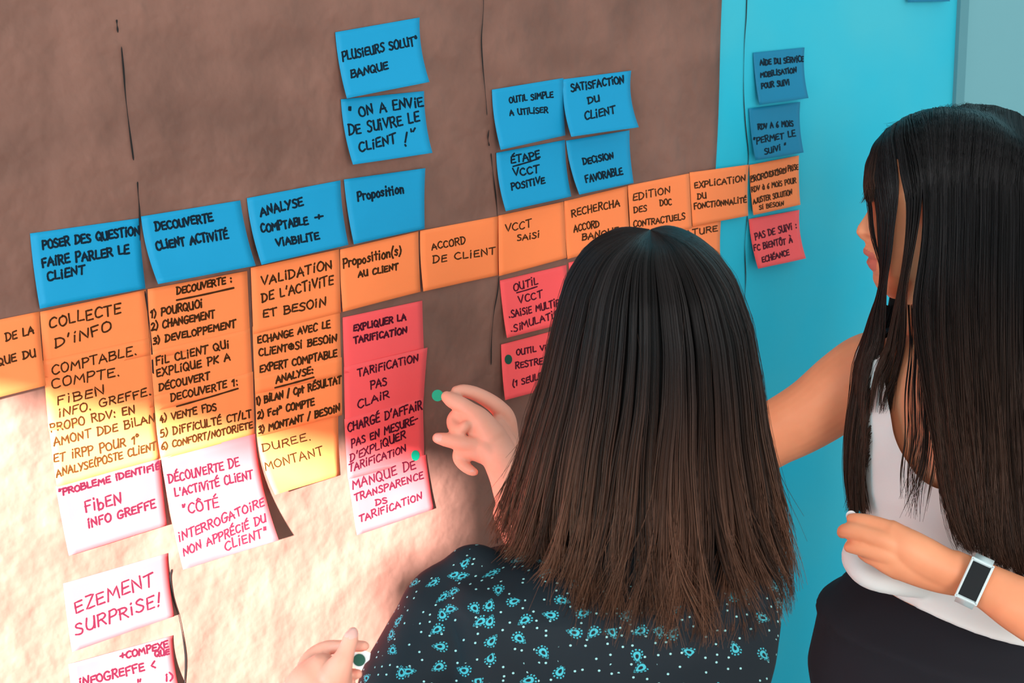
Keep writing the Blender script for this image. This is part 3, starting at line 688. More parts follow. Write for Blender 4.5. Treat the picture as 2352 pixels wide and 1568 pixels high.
nail(person1, at(950+212/3.92, 820+722/3.92, 1.826), .006); nail(person1, at(950+530/3.92, 820+1020/3.92, 1.815), .006)
nail(person1, at(650+1050/6.72, 1368+575/6.72, 1.288), .006)
# blouse
M_blouse = mat('paisley_blouse_cloth', lin(27, 36, 43), .75, .25)
def paisley(m):
    N, L, b = nodes(m)
    def mth(op, a, c=None):
        n = N.new('ShaderNodeMath'); n.operation = op
        for i, v in enumerate((a, c)):
            if v is None: continue
            if isinstance(v, (int, float)): n.inputs[i].default_value = v
            else: L.new(v, n.inputs[i])
        return n.outputs[0]
    uvn = N.new('ShaderNodeAttribute'); uvn.attribute_name = 'cloth'
    def cells(scale, rnd):
        v = N.new('ShaderNodeTexVoronoi'); v.voronoi_dimensions = '2D'; v.inputs['Scale'].default_value = scale; v.inputs['Randomness'].default_value = rnd
        L.new(uvn.outputs['Vector'], v.inputs['Vector'])
        sb = N.new('ShaderNodeVectorMath'); sb.operation = 'SUBTRACT'; L.new(uvn.outputs['Vector'], sb.inputs[0])
        L.new(v.outputs['Position'], sb.inputs[1]); s = N.new('ShaderNodeSeparateXYZ'); L.new(sb.outputs[0], s.inputs[0])
        c = N.new('ShaderNodeSeparateColor'); L.new(v.outputs['Color'], c.inputs[0]); return s.outputs[0], s.outputs[1], c, v
    x, y, c, v = cells(50, .9)
    ang = mth('MULTIPLY', c.outputs[0], 6.283); co = mth('COSINE', ang); si = mth('SINE', ang)
    xr = mth('SUBTRACT', mth('MULTIPLY', x, co), mth('MULTIPLY', y, si)); yr = mth('ADD', mth('MULTIPLY', x, si), mth('MULTIPLY', y, co))
    ty = mth('DIVIDE', yr, .0058); wd = mth('SUBTRACT', .0036, mth('MULTIPLY', ty, .0018)); tx = mth('DIVIDE', xr, mth('MAXIMUM', wd, .0008))
    e = mth('SQRT', mth('ADD', mth('MULTIPLY', tx, tx), mth('MULTIPLY', ty, ty)))
    ring = mth('MULTIPLY', mth('GREATER_THAN', e, .42), mth('LESS_THAN', e, .86))
    an = mth('ARCTAN2', tx, ty)
    dots = mth('MULTIPLY', mth('MULTIPLY', mth('GREATER_THAN', e, 1.05), mth('LESS_THAN', e, 1.32)), mth('GREATER_THAN', mth('SINE', mth('MULTIPLY', an, 13)), .05))
    on = mth('MULTIPLY', mth('MAXIMUM', ring, dots), mth('GREATER_THAN', c.outputs[1], .50))
    x2, y2, c2, v2 = cells(95, .75)
    pin = mth('MULTIPLY', mth('LESS_THAN', v2.outputs['Distance'], .10), mth('GREATER_THAN', c2.outputs[0], .35))
    pin = mth('MULTIPLY', pin, mth('MULTIPLY', mth('GREATER_THAN', e, 1.5), 1.0))
    m1 = N.new('ShaderNodeMix'); m1.data_type = 'RGBA'; L.new(on, m1.inputs[0]); m1.inputs[6].default_value = lin(18, 26, 33); m1.inputs[7].default_value = (.05, .38, .45, 1)
    m2 = N.new('ShaderNodeMix'); m2.data_type = 'RGBA'; L.new(pin, m2.inputs[0]); L.new(m1.outputs[2], m2.inputs[6]); m2.inputs[7].default_value = (.30, .58, .58, 1)
    L.new(m2.outputs[2], b.inputs['Base Color'])
    tcn = N.new('ShaderNodeTexCoord'); nz = N.new('ShaderNodeTexNoise'); nz.inputs['Scale'].default_value = 11; nz.inputs['Detail'].default_value = 1
    L.new(tcn.outputs['Object'], nz.inputs['Vector'])
    bp = N.new('ShaderNodeBump'); bp.inputs['Strength'].default_value = .7; bp.inputs['Distance'].default_value = .02; L.new(nz.outputs[0], bp.inputs['Height']); L.new(bp.outputs[0], b.inputs['Normal'])
paisley(M_blouse)
mb = MB()
mb.rings(torso_rings(T1[:-1]))
limb(mb, [(1090, 1335, 1.425, 36), (1050, 1395, 1.43, 50), (1022, 1450, 1.43, 51), (972, 1530, 1.435, 50), (935, 1600, 1.44, 49), (905, 1760, 1.46, 47), (872, 1930, 1.46, 44)], 40, 28)
limb(mb, [(1700, 1345, 1.425, 28), (1692, 1380, 1.44, 40), (1670, 1420, 1.47, 45), (1600, 1475, 1.54, 47), (1510, 1525, 1.61, 45)], 30, 28)
mb.tube([at(1470, 1215, 1.40), at(1462, 1262, 1.41)], [.062, .068], 28, 6)
blouse = mb.fused('blouse', M_blouse, person1, .004, 10)
blouse['label'] = 'dark blouse printed with turquoise paisley drops and dots'
def cloth_attr(o):
    me = o.data; a = me.attributes.new('cloth', 'FLOAT_VECTOR', 'POINT'); n = len(me.vertices)
    co = np.array([v.co[:] for v in me.vertices]); d = co-TC1
    u = d@HR; w = d[:, 2]; dep = d@HF
    # the print follows the cloth round the side of the body
    u2 = u+np.sign(u)*np.maximum(0, dep+.04)*.6; w2 = w+dep*.75
    a.data.foreach_set('vector', np.c_[u2, w2, np.zeros(n)].ravel().astype(np.float32))
cloth_attr(blouse)
mb = MB()
mb.rings(torso_rings([(1900, 1050, 1765, .108, 0), (1950, 1040, 1772, .112, 0), (2150, 985, 1815, .132, 0), (2260, 985, 1815, .13, 0)]))
for s in (-1, 1):
    a = hipz+HR*.09*s; kn = a*np.array([1, 1, 0])+HR*.02*s+np.array([0, 0, FLOOR+.48])+HF*.02; an = kn*np.array([1, 1, 0])+np.array([0, 0, FLOOR+.12])-HF*.02
    mb.tube([a+np.array([0, 0, .05]), (a+kn)/2, kn, an], [.098, .08, .064, .05], 20, 24)
mb.fused('trousers', mat('dark_denim', (.02, .025, .04), .8, .2), person1, .007, 4)

# hair of the woman in front: rings read from its outline
ROWS = [(531, 1470, 1520, .012), (537, 1432, 1556, .034), (548, 1398, 1590, .056), (565, 1362, 1618, .070), (595, 1330, 1652, .085), (650, 1298, 1690, .099), (750, 1270, 1726, .108), (870, 1242, 1747, .112),
        (980, 1207, 1762, .113), (1080, 1178, 1784, .120), (1170, 1152, 1804, .130), (1240, 1142, 1814, .138), (1300, 1150, 1806, .144), (1350, 1170, 1785, .148)]
_rows = []
for py, xl, xr, dd in ROWS:
    a = onplane(xl, py, H1)-H1; b = onplane(xr, py, H1)-H1
    _rows.append((py, float(a@HR), float(b@HR), a[2], dd))
_rows = np.array(_rows)
def hair1(theta, py, depthk=1.0):
    """theta 0 right, 90 toward the viewer, 180 left"""
    xl = np.interp(py, _rows[:, 0], _rows[:, 1]); xr = np.interp(py, _rows[:, 0], _rows[:, 2]); z = np.interp(py, _rows[:, 0], _rows[:, 3]); d = np.interp(py, _rows[:, 0], _rows[:, 4])
    c = (xl+xr)/2; w = (xr-xl)/2*depthk; d = d*depthk
    ct, st_ = np.cos(theta), np.sin(theta)
    return H1+HR*(c+w*ct)[..., None]-HF*(d*st_-.006)[..., None]+np.array([0, 0, 1.0])*z[..., None]
K = 36
_t = np.linspace(0, 1, K)**1.9
def tip_py(th): return 1225+62*np.sin(np.clip(th, 0, math.pi))*(.75+.25*np.cos(th))+38*(1+np.cos(th))/2
def tone1(base, tt, n):
    root = np.array([.0105, .0085, .0085]); tip = np.array([.108, .045, .025])
    k = np.clip((tt-.25)/.75, 0, 1)[None, :, None]**1.35
    return (root*(1-k)+tip*k)*base[:, None, None]
NS = 6400
th = RNG.uniform(math.radians(-48), math.radians(228), NS)
ncl = 92; cl = np.floor((th+1)*ncl/5.2); clc = (cl+.5)*5.2/ncl-1
crnd = RNG.uniform(-1, 1, (200, 4)); cr = crnd[cl.astype(int) % 200]
tipy = tip_py(th)+12+RNG.normal(0, 14, NS)+cr[:, 0]*20-(RNG.rand(NS) < .10)*RNG.uniform(0, 130, NS)
# start: dome, spaced so that the strands leave the crown
py0 = 531+np.abs(RNG.normal(0, 5, NS))
pyt = py0[:, None]+(tipy-py0)[:, None]*_t[None]
tht = th[:, None]+((clc-th)*.50*RNG.uniform(.2, 1.2, NS))[:, None]*_t[None]**1.5+(cr[:, 1]*.035)[:, None]*np.sin(_t*5)[None]+RNG.normal(0, .012, NS)[:, None]*_t[None]
rad = 1.0-RNG.uniform(0, .075, NS)[:, None]*np.ones(K)[None]-(np.abs(th-clc)*.55)[:, None]*np.clip(_t*1.4, 0, 1)[None]+(cr[:, 2]*.012)[:, None]*_t[None]
P = hair1(tht, pyt, rad)
rad[:, 0] *= .12
P = hair1(tht, pyt, rad)
curl = np.clip((_t-.72)/.28, 0, 1)[None, :, None]**2
P = P+HR*(cr[:, 3]*.026+RNG.normal(0, .007, NS)-np.cos(th)*np.abs(np.cos(th))*.014)[:, None, None]*curl-HF*(RNG.uniform(-.004, .008, NS))[:, None, None]*curl
P[..., :] += RNG.normal(0, .0006, (NS, 1, 3))*_t[None, :, None]
P = keep_outside(P, bvh_of([person1, blouse]), RNG.uniform(.004, .012, NS))
base = np.clip(1+cr[:, 2]*.62+.35*np.sin(th*9+1)*np.sin(th*23)+RNG.normal(0, .35, NS), .25, 2.6)
hair_a = strands('hair', P, RNG.uniform(.00030, .00052, NS), tone1(base, _t, NS), person1)
hair_a['label'] = 'long straight brown hair, lighter towards the tips'
# inner volume of the hair
ths = np.linspace(math.radians(-46), math.radians(226), 90); ys = np.r_[np.array([533, 537, 546, 562, 590])/1215, np.linspace(620, 1215, 26)/1215]
V = hair1(np.repeat(ths[None], len(ys), 0), np.where(ys[:, None] < .55, ys[:, None]*1215, 668.25+(ys[:, None]-.55)/.45*(tip_py(ths)[None]-14-668.25)), .895).reshape(-1, 3)
F = [(j*90+i, j*90+i+1, (j+1)*90+i+1, (j+1)*90+i) for j in range(len(ys)-1) for i in range(89)]
V = keep_outside(V.reshape(len(ys), 90, 3), bvh_of([person1, blouse]), np.full(len(ys), .0035)).reshape(-1, 3)
o = mesh_obj('hair_underlayer', V, F, M_hair, hair_a); set_tone(o, lambda co: np.repeat([[.012, .0095, .009]], len(co), 0))
sd = o.modifiers.new('thickness', 'SOLIDIFY'); sd.thickness = .002
# stray hairs along the outline
NF = 150; thf = RNG.choice([0, math.pi], NF)+RNG.normal(0, .5, NF); t0 = RNG.uniform(540, 1000, NF); ln = RNG.uniform(120, 330, NF)
pf = t0[:, None]+ln[:, None]*_t[None]; pf = np.minimum(pf, 1290)
Pf = hair1(thf[:, None]+RNG.normal(0, .10, NF)[:, None]*_t[None], pf, 1.0+RNG.uniform(.0, .035, NF)[:, None]*np.sin(_t*3.0)[None])
strands('stray_hairs', Pf, np.full(NF, .00016), tone1(np.full(NF, 1.2), np.full(K, .5), NF), hair_a)

# stickers in her hands
def flat_disc(name, c, n, r, m, thick=.0003, parent=None, pts=None):
    n = np.array(n, float); n /= np.linalg.norm(n); a = np.cross(n, [0, 0, 1.0]); a /= np.linalg.norm(a); b = np.cross(n, a)
    ang = np.linspace(0, 2*math.pi, 36, endpoint=False) if pts is None else None
    ring = [c+(a*math.cos(t)+b*math.sin(t))*r for t in ang] if pts is None else pts
    k = len(ring); V = [p+n*thick/2 for p in ring]+[p-n*thick/2 for p in ring]
    F = [tuple(range(k)), tuple(range(2*k-1, k-1, -1))]+[(i, k+i, k+(i+1) % k, (i+1) % k) for i in range(k)]
    return mesh_obj(name, V, F, m, parent, False)
s = flat_disc('dot_sticker', at(1005, 908, 1.842), -ray(1005, 908)+np.array([-.25, 0, .1]), .0070, M_green)
tag(s, 'green dot sticker pinched between thumb and finger of the raised hand', 'sticker', 'green dot stickers')
c4 = [at(650+x/6.72, 1368+y/6.72, d) for x, y, d in ((1085, 860, 1.2940), (1180, 890, 1.2950), (1262, 845, 1.2970), (1352, 882, 1.2990), (1335, 985, 1.2990), (1262, 1050, 1.2960), (1222, 1140, 1.2940), (1130, 1128, 1.2920), (1075, 1040, 1.2920))]
s = flat_disc('sticker_backing', None, -ray(825, 1510), 0, M_backing, .0004, None, c4)
tag(s, 'torn white backing paper with one dark green dot, in the lower hand', 'sticker sheet')
flat_disc('dot_sticker', at(650+1178/6.72, 1368+990/6.72, 1.2925), -ray(825, 1510), .0052, M_dgreen, .0003, s)

# ================================================================== woman with very long hair (profile, on the right)
mb = MB()
F2 = -HR; L2 = -HF
head_add(mb, P2, F2, L2)
A2 = HR*.68-HF*.73; N2 = -HR*.73-HF*.68                     # shoulder line and chest direction
TC2 = at(2250, 1050, 1.86)
def rings2(rows, grow=1.0, tilt=0.0, seg=72):
    out = []
    for row in rows:
        py, cx, hw, hd = row[:4]; tl = row[4] if len(row) > 4 else 0.0
        c = onplane(cx, py, TC2); r = []
        for t in np.linspace(0, 2*math.pi, seg, endpoint=False):
            d = A2*hw*grow*math.copysign(abs(math.cos(t))**.85, math.cos(t))+N2*hd*grow*math.copysign(abs(math.sin(t))**.9, math.sin(t))
            r.append(c+d-np.array([0, 0, 1.0])*tl*float(d@HR))
        out.append(r)
    return out
B2 = [(775, 2215, .060, .05), (800, 2225, .115, .06), (840, 2236, .150, .074), (900, 2246, .160, .090), (1000, 2256, .157, .108), (1110, 2262, .152, .122), (1250, 2262, .138, .108), (1380, 2240, .145, .108), (1470, 2215, .175, .125), (1600, 2205, .178, .125), (1700, 2205, .170, .12)]
mb.rings(rings2(B2, .95))
mb.tube([P2+F2*(-.012)+np.array([0, 0, -.06]), at(2165, 720, 1.865), at(2215, 830, 1.86)], [.050, .049, .062], 24, 16)
# far arm reaching to the wall behind the other woman
limb(mb, [(2075, 850, 1.93, 46), (2010, 848, 1.955, 50), (1950, 885, 1.97, 50), (1870, 945, 1.985, 46), (1790, 990, 2.00, 43), (1690, 1035, 2.02, 38), (1610, 960, 2.03, 33), (1545, 860, 2.04, 25), (1525, 825, 2.04, 24)], 60, 26)
limb(mb, [(1525, 825, 2.04, 24), (1500, 780, 2.045, 22), (1480, 745, 2.05, 16)], 16)
for dx, dy, l in ((-26, 12, 1), (-12, -4, 1.1), (4, -12, 1.0), (20, -14, .85)):
    limb(mb, [(1490+dx*.6, 760+dy*.4, 2.045, 10), (1482+dx*1.1, 730+dy-8, 2.05, 8.5), (1476+dx*1.3, 705+dy-16*l, 2.055, 7.5), (1470+dx*1.4, 690+dy-22*l, 2.055, 6)], 20)
limb(mb, [(1515, 800, 2.04, 14), (1475, 790, 2.045, 10), (1455, 770, 2.05, 7.5)], 14)
# near arm across the body
X = lambda pts, d0=1.70: zoomed(1800, 1000, 2.761, d0, pts)
limb(mb, [(2438, 868, 1.765, 44), (2462, 970, 1.755, 43), (2480, 1150, 1.73, 40), (2475, 1390, 1.66, 38), (2440, 1430, 1.655, 37), (2352, 1394, 1.665, 32), (2270, 1348, 1.68, 25.5), (2215, 1322, 1.69, 23.5), (2185, 1308, 1.69, 23)], 70, 26)
limb(mb, X([(1120, 885, -8, 22), (1000, 835, -10, 23), (870, 770, -10, 24), (760, 700, -10, 22), (680, 630, -8, 17)]), 34, 22)
limb(mb, X([(1100, 900, -4, 21), (980, 870, -4, 22), (850, 830, -4, 22), (720, 790, -6, 20), (640, 750, -8, 16)]), 34, 22)
limb(mb, X([(740, 660, -6, 17), (650, 600, -8, 12.5), (560, 555, -6, 9), (480, 535, -2, 7.8), (430, 525, 2, 6)]), 34)                # index
limb(mb, X([(730, 720, -12, 16), (640, 668, -16, 12.5), (540, 632, -14, 10.2), (450, 606, -8, 9.8), (390, 604, 0, 8.4), (375, 615, 6, 7)]), 36)   # middle
limb(mb, X([(720, 780, -10, 16), (640, 748, -14, 12.2), (550, 726, -12, 9.6), (470, 708, -8, 8.8), (420, 706, -2, 7)]), 34)           # ring
limb(mb, X([(720, 830, -6, 15), (650, 815, -10, 11), (590, 790, -8, 8.5), (530, 765, -2, 7.4), (500, 752, 4, 6)]), 30)               # little
limb(mb, X([(760, 720, 14, 15), (640, 640, 18, 11), (530, 580, 14, 9), (450, 545, 8, 7.4)]), 28)                                     # thumb behind
hip2 = onplane(2205, 1640, TC2)
def leg2(mbx, rr):
    for s in (-1, 1):
        a = hip2+A2*.085*s; kn = a*np.array([1, 1, 0])+N2*.02+np.array([0, 0, FLOOR+.49]); an = kn*np.array([1, 1, 0])-N2*.03+np.array([0, 0, FLOOR+.09])
        mbx.tube([a+np.array([0, 0, .1]), a, (a+kn)/2, kn, an], np.array([.088, .086, .07, .053, .034])+rr, 20, 30)
        if rr == 0: mbx.tube([an-N2*.02+np.array([0, 0, -.045]), an+N2*.09+np.array([0, 0, -.055]), an+N2*.18+np.array([0, 0, -.063])], [.036, .034, .024], 16, 14)
leg2(mb, 0)
person2 = mb.fused('person', M_skin2, None, .0020, 3)
tag(person2, 'woman in profile with very long dark hair, white sleeveless top and black trousers', 'person')
lipc = [onplane(1985, 580, P2)+L2*0, onplane(1996, 606, P2)]
def is_lip(p):
    d = p-P2; z = d[2]; f = float(d@F2); y = abs(float(d@L2))
    zu, zl = lipc[0][2]-P2[2], lipc[1][2]-P2[2]
    return f > .085 and y < .018 and zl-.007*(1-(y/.023)**2)-.001 < z < zu+.0055*(1-(y/.023)**2)
paint_faces(person2, M_lip, is_lip)
for e in (-1, 1):
    k = MB(); c0 = P2+F2*(np.interp(.010, FBASE[:, 0], FBASE[:, 1])-.0185)+L2*e*.030+np.array([0, 0, .010])
    k.tube([c0-L2*.003, c0+L2*.003], [.0098, .0098], 16)
    ey = k.build('eye', M_eye, person2)
    k = MB(); k.tube([c0+F2*.0035, c0+F2*.0065], [.006, .0045], 14); k.build('iris', M_iris, ey)
    k = MB(); c1 = c0+F2*.013+np.array([0, 0, .004])
    k.tube([c1-L2*.012-F2*.004, c1, c1+L2*.012-F2*.004], [.0011, .0014, .0011], 8, 9); k.build('eyelashes', M_iris, ey)
# white sleeveless top
M_top = add_noise_bump(mat('white_top_cloth', (.84, .83, .81), .8, .2), [(9, 1.0)], .02, .5, 1)
mb = MB()
mb.rings(rings2([(812, 2228, .128, .068), (840, 2236, .154, .080), (900, 2246, .163, .097), (1000, 2256, .163, .116), (1110, 2262, .160, .134), (1230, 2262, .150, .126), (1290, 2252, .152, .132, .10), (1345, 2240, .160, .140, .22), (1352, 2240, .156, .136, .22)]))
limb(mb, [(1972, 1258, 1.785, 17), (1966, 1285, 1.775, 17), (1990, 1322, 1.76, 14), (2045, 1336, 1.765, 15), (2110, 1345, 1.80, 15)], 24)
top = mb.fused('sleeveless_top', M_top, person2, .004, 6)
VP = [(2010, 760), (2036, 900), (2046, 960), (2053, 1000), (2068, 1036), (2090, 1069), (2111, 1098), (2148, 1124), (2172, 1124), (2205, 1085), (2262, 950), (2285, 760)]
def inside(x, y, poly):
    r = False; n = len(poly)
    for i in range(n):
        (x0, y0), (x1, y1) = poly[i], poly[(i+1) % n]
        if (y0 > y) != (y1 > y) and x < (x1-x0)*(y-y0)/(y1-y0)+x0: r = not r
    return r
bm = bmesh.new(); bm.from_mesh(top.data)
cut = []
for f in bm.faces:
    c = np.array(f.calc_center_median()[:]); q = project(c)
    if float((c-TC2)@N2) > -.02 and inside(q[0], q[1], VP): cut.append(f)
bmesh.ops.delete(bm, geom=cut, context='FACES')
for it in range(14):
    new = {}
    for v in bm.verts:
        be = [e for e in v.link_edges if e.is_boundary]
        if len(be) == 2: new[v] = (v.co*2+be[0].other_vert(v).co+be[1].other_vert(v).co)/4
    for v, p in new.items(): v.co = p
bm.to_mesh(top.data); bm.free()
# black trousers
mb = MB()
mb.rings(rings2([(1318, 2230, .115, .085), (1345, 2225, .122, .092), (1390, 2212, .150, .114), (1428, 2198, .188, .138), (1448, 2200, .184, .134), (1500, 2198, .190, .138), (1568, 2195, .198, .145), (1660, 2200, .195, .140), (1760, 2205, .19, .13)]))
leg2(mb, .014)
M_trs = add_noise_bump(mat('black_trousers_cloth', lin(38, 39, 45), .85, .15), [(8, 1.0)], .02, .5, 1)
mb.fused('trousers', M_trs, person2, .006, 6)
# necklace
k = MB(); k.tube([at(2240, 830, 1.74), at(2205, 900, 1.735), at(2186, 960, 1.728), at(2184, 1010, 1.724)], [.0008]*4, 6, 20)
k.tube([at(2184, 1012, 1.724), at(2183, 1022, 1.723)], [.0022, .0016], 8)
k.build('necklace', mat('gold_chain', (.8, .4, .2), .3, .5, Metallic=.9), person2)
# activity band on the wrist
wc = at(2238, 1334, 1.684); ax = at(2275, 1351, 1.679)-at(2200, 1316, 1.691); ax /= np.linalg.norm(ax)
nv = -ray(2235, 1325); nv = nv-ax*float(nv@ax); nv /= np.linalg.norm(nv); sv = np.cross(ax, nv)
M_band = mat('pale_band', (.62, .74, .76), .45, .4)
k = MB(); n = 40; V = []; F = []
for i in range(n):
    t = 2*math.pi*i/n; d = sv*math.cos(t)*.0275+nv*math.sin(t)*.0262
    o_ = d/np.linalg.norm(d)*.0022
    for du, rr in ((-.0095, 0), (.0095, 0), (.0105, 1), (-.0105, 1)): V.append(wc+d+o_*rr+ax*du)
for i in range(n):
    j = (i+1) % n
    for a in range(4): F.append((i*4+a, i*4+(a+1) % 4, j*4+(a+1) % 4, j*4+a))
k.add(V, F)
band = k.build('fitness_band', M_band, person2); band['label'] = 'pale activity band with a black screen on the wrist'
def slab(name, cx, su, sl, sn, h0, m, parent, bev):
    me_v = []; 
    bm = bmesh.new(); bmesh.ops.create_cube(bm, size=1.0)
    for v in bm.verts:
        c = v.co.copy(); p = cx+ax*c.x*su+sv*c.y*sl+nv*(c.z*sn+h0); v.co = Vector(p)
    bmesh.ops.bevel(bm, geom=bm.edges[:], offset=bev, segments=3, affect='EDGES')
    bmesh.ops.recalc_face_normals(bm, faces=bm.faces)
    me = bpy.data.meshes.new(name); bm.to_mesh(me); bm.free(); me.materials.append(m)
    o = bpy.data.objects.new(name, me); COL.objects.link(o); o.parent = parent; return o
case = slab('case', wc, .0205, .0425, .007, .0285, M_band, band, .0025)
slab('screen', wc, .0184, .0385, .0016, .0322, mat('black_screen', (.004, .005, .007), .3, .25), case, .0006)
# white dot sticker held in her fingers
s = flat_disc('dot_sticker', at(1955, 1184, 1.706), -ray(1955, 1184)+np.array([-.2, 0, .2]), .0058, M_backing)
tag(s, 'white round sticker held in the hand with the activity band', 'sticker')

# ---------------- very long hair, sheet by sheet (guides: px, py, depth)
def sheet(guides, n, K=34, spread=.0025, clump=10, root=(.0085, .0078, .0085), tip=(.062, .030, .019), kt=(.42, 1.0), bright=.45, wave=.0022):
    """strands interpolated across a row of traced guide strands"""
    GP = np.array([catmull(np.array([np.r_[at(x, y, d)] for x, y, d in gd]), K) for gd in guides])     # M,K,3
    Mg = len(GP); u = RNG.uniform(0, Mg-1, n)
    cu = (np.floor(u*clump/(Mg-1)*1.0)+.5)*(Mg-1)/clump; cid = np.floor(u*clump/(Mg-1)).astype(int)
    cr = RNG.uniform(-1, 1, (clump+2, 3))[cid]
    tt = np.linspace(0, 1, K)
    ut = np.clip(u[:, None]+(cu-u)[:, None]*.55*tt[None]**1.3, 0, Mg-1-1e-6)
    i0 = np.floor(ut).astype(int); fr = (ut-i0)[..., None]; kk = np.arange(K)[None]
    P = GP[i0, kk]*(1-fr)+GP[np.minimum(i0+1, Mg-1), kk]*fr
    P = P+RNG.normal(0, 1, (n, 1, 3))*spread*np.clip(tt, .15, 1)[None, :, None]
    P = P-FW*(RNG.uniform(-1, 1, n)*.003+(1-np.abs(u-cu)*clump/(Mg-1)*2)*.005)[:, None, None]*np.clip(tt*1.5, 0, 1)[None, :, None]
    P = P+HR*(cr[:, 0]*.012)[:, None, None]*(np.clip((tt-.75)/.25, 0, 1)**2)[None, :, None]
    ph = RNG.uniform(0, 6.28, clump+2)[cid]+RNG.normal(0, .35, n)
    P = P+HR*(wave*np.sin(tt[None]*11+ph[:, None])*np.clip((tt-.35)/.65, 0, 1)[None]**1.5)[..., None]+FW*(wave*.8*np.cos(tt[None]*13+ph[:, None])*np.clip((tt-.35)/.65, 0, 1)[None]**1.5)[..., None]
    # uneven ends
    cutv = 1-.16*RNG.uniform(0, 1, n)**1.6
    src = np.linspace(0, 1, K); idx = cutv[:, None]*src[None]*(K-1); i0 = np.clip(np.floor(idx).astype(int), 0, K-2); fr = (idx-i0)[..., None]
    rw = np.arange(n)[:, None]; P = P[rw, i0]*(1-fr)+P[rw, i0+1]*fr
    b = np.clip(1+cr[:, 1]*bright+RNG.normal(0, .22, n), .4, 2)
    k = np.clip((tt-kt[0])/(kt[1]-kt[0]), 0, 1)[None, :, None]
    C = (np.array(root)*(1-k)+np.array(tip)*k)*b[:, None, None]
    return P, C
# scalp cap
V = []; F = []; nu, nv_ = 40, 26
CAPC = P2+HR*.010
def cap_pt(a, e):
    """a around (0 = face side, 90 = viewer side), e elevation"""
    ca, sa = math.cos(a), math.sin(a)
    rx = .1115 if ca > 0 else .108
    return CAPC+np.array([0, 0, .006])-HR*ca*rx*math.cos(e)-HF*sa*.083*math.cos(e)+np.array([0, 0, 1.0])*.1185*math.sin(e)**.92
for j in range(nv_):
    e = math.radians(2+88*j/(nv_-1))
    for i in range(nu): V.append(cap_pt(2*math.pi*i/nu, e))
F = [(j*nu+i, j*nu+(i+1) % nu, (j+1)*nu+(i+1) % nu, (j+1)*nu+i) for j in range(nv_-1) for i in range(nu)]
sheets = []
R2 = [(.0085, .0078, .0085), (.034, .019, .014)]
topd = 1.868
sheets.append(sheet([   # short hair of the forehead, ending in fine points
    [(2040, 308, 1.884), (2002, 348, 1.866), (1987, 385, 1.862), (1988, 420, 1.862), (1994, 470, 1.86)],
    [(2052, 303, 1.884), (2020, 340, 1.858), (2002, 385, 1.852), (2001, 415, 1.85), (2004, 450, 1.85)],
    [(2066, 297, 1.884), (2040, 335, 1.85), (2018, 385, 1.838), (2012, 420, 1.838), (2012, 470, 1.838)]], 520, clump=16, spread=.001))
sheets.append(sheet([   # single strands down the front of the face
    [(2040, 308, 1.884), (2002, 348, 1.866), (1990, 400, 1.861), (1996, 470, 1.858), (2003, 530, 1.857), (2018, 590, 1.852), (2024, 650, 1.852), (1998, 720, 1.875), (1968, 820, 1.885), (1950, 920, 1.885), (1942, 1020, 1.88), (1948, 1100, 1.87), (1966, 1180, 1.865)],
    [(2052, 303, 1.884), (2015, 345, 1.856), (2003, 400, 1.85), (2004, 470, 1.85), (2007, 530, 1.852), (2020, 590, 1.85), (2026, 650, 1.85), (2000, 720, 1.872), (1975, 820, 1.88), (1958, 920, 1.88), (1950, 1020, 1.876), (1955, 1100, 1.868), (1970, 1180, 1.862)]], 26, clump=4, spread=.0006))
sheets.append(sheet([   # broad lock over the eye
    [(2058, 300, 1.884), (2026, 340, 1.852), (2012, 400, 1.84), (2013, 470, 1.84), (2015, 530, 1.842), (2019, 590, 1.846), (2022, 650, 1.85), (1998, 730, 1.872), (1972, 830, 1.88), (1952, 930, 1.88), (1944, 1030, 1.876), (1950, 1110, 1.868), (1967, 1182, 1.862)],
    [(2066, 297, 1.884), (2042, 340, 1.842), (2036, 400, 1.828), (2036, 470, 1.826), (2034, 530, 1.828), (2030, 590, 1.836), (2024, 650, 1.846), (2006, 730, 1.862), (1988, 830, 1.868), (1972, 930, 1.868), (1962, 1030, 1.864), (1962, 1110, 1.86), (1973, 1184, 1.857)],
    [(2080, 290, 1.884), (2070, 340, 1.832), (2074, 405, 1.815), (2061, 470, 1.813), (2052, 530, 1.816), (2046, 590, 1.824), (2034, 650, 1.834), (2032, 730, 1.85), (2028, 830, 1.856), (2010, 930, 1.857), (1986, 1030, 1.856), (1978, 1110, 1.855), (1979, 1180, 1.853)]], 1500, clump=13, spread=.0011))
sheets.append(sheet([   # thin lock between the two slits on the cheek
    [(2092, 284, 1.884), (2078, 340, 1.826), (2074, 400, 1.808), (2082, 470, 1.802), (2080, 540, 1.803), (2073, 606, 1.808), (2062, 680, 1.818), (2040, 780, 1.835), (2020, 870, 1.845), (2012, 950, 1.848)],
    [(2112, 275, 1.884), (2110, 340, 1.816), (2119, 400, 1.797), (2114, 480, 1.794), (2100, 560, 1.796), (2086, 620, 1.802), (2076, 680, 1.81), (2076, 780, 1.82), (2066, 870, 1.825), (2056, 950, 1.825)]], 460, clump=5, spread=.001))
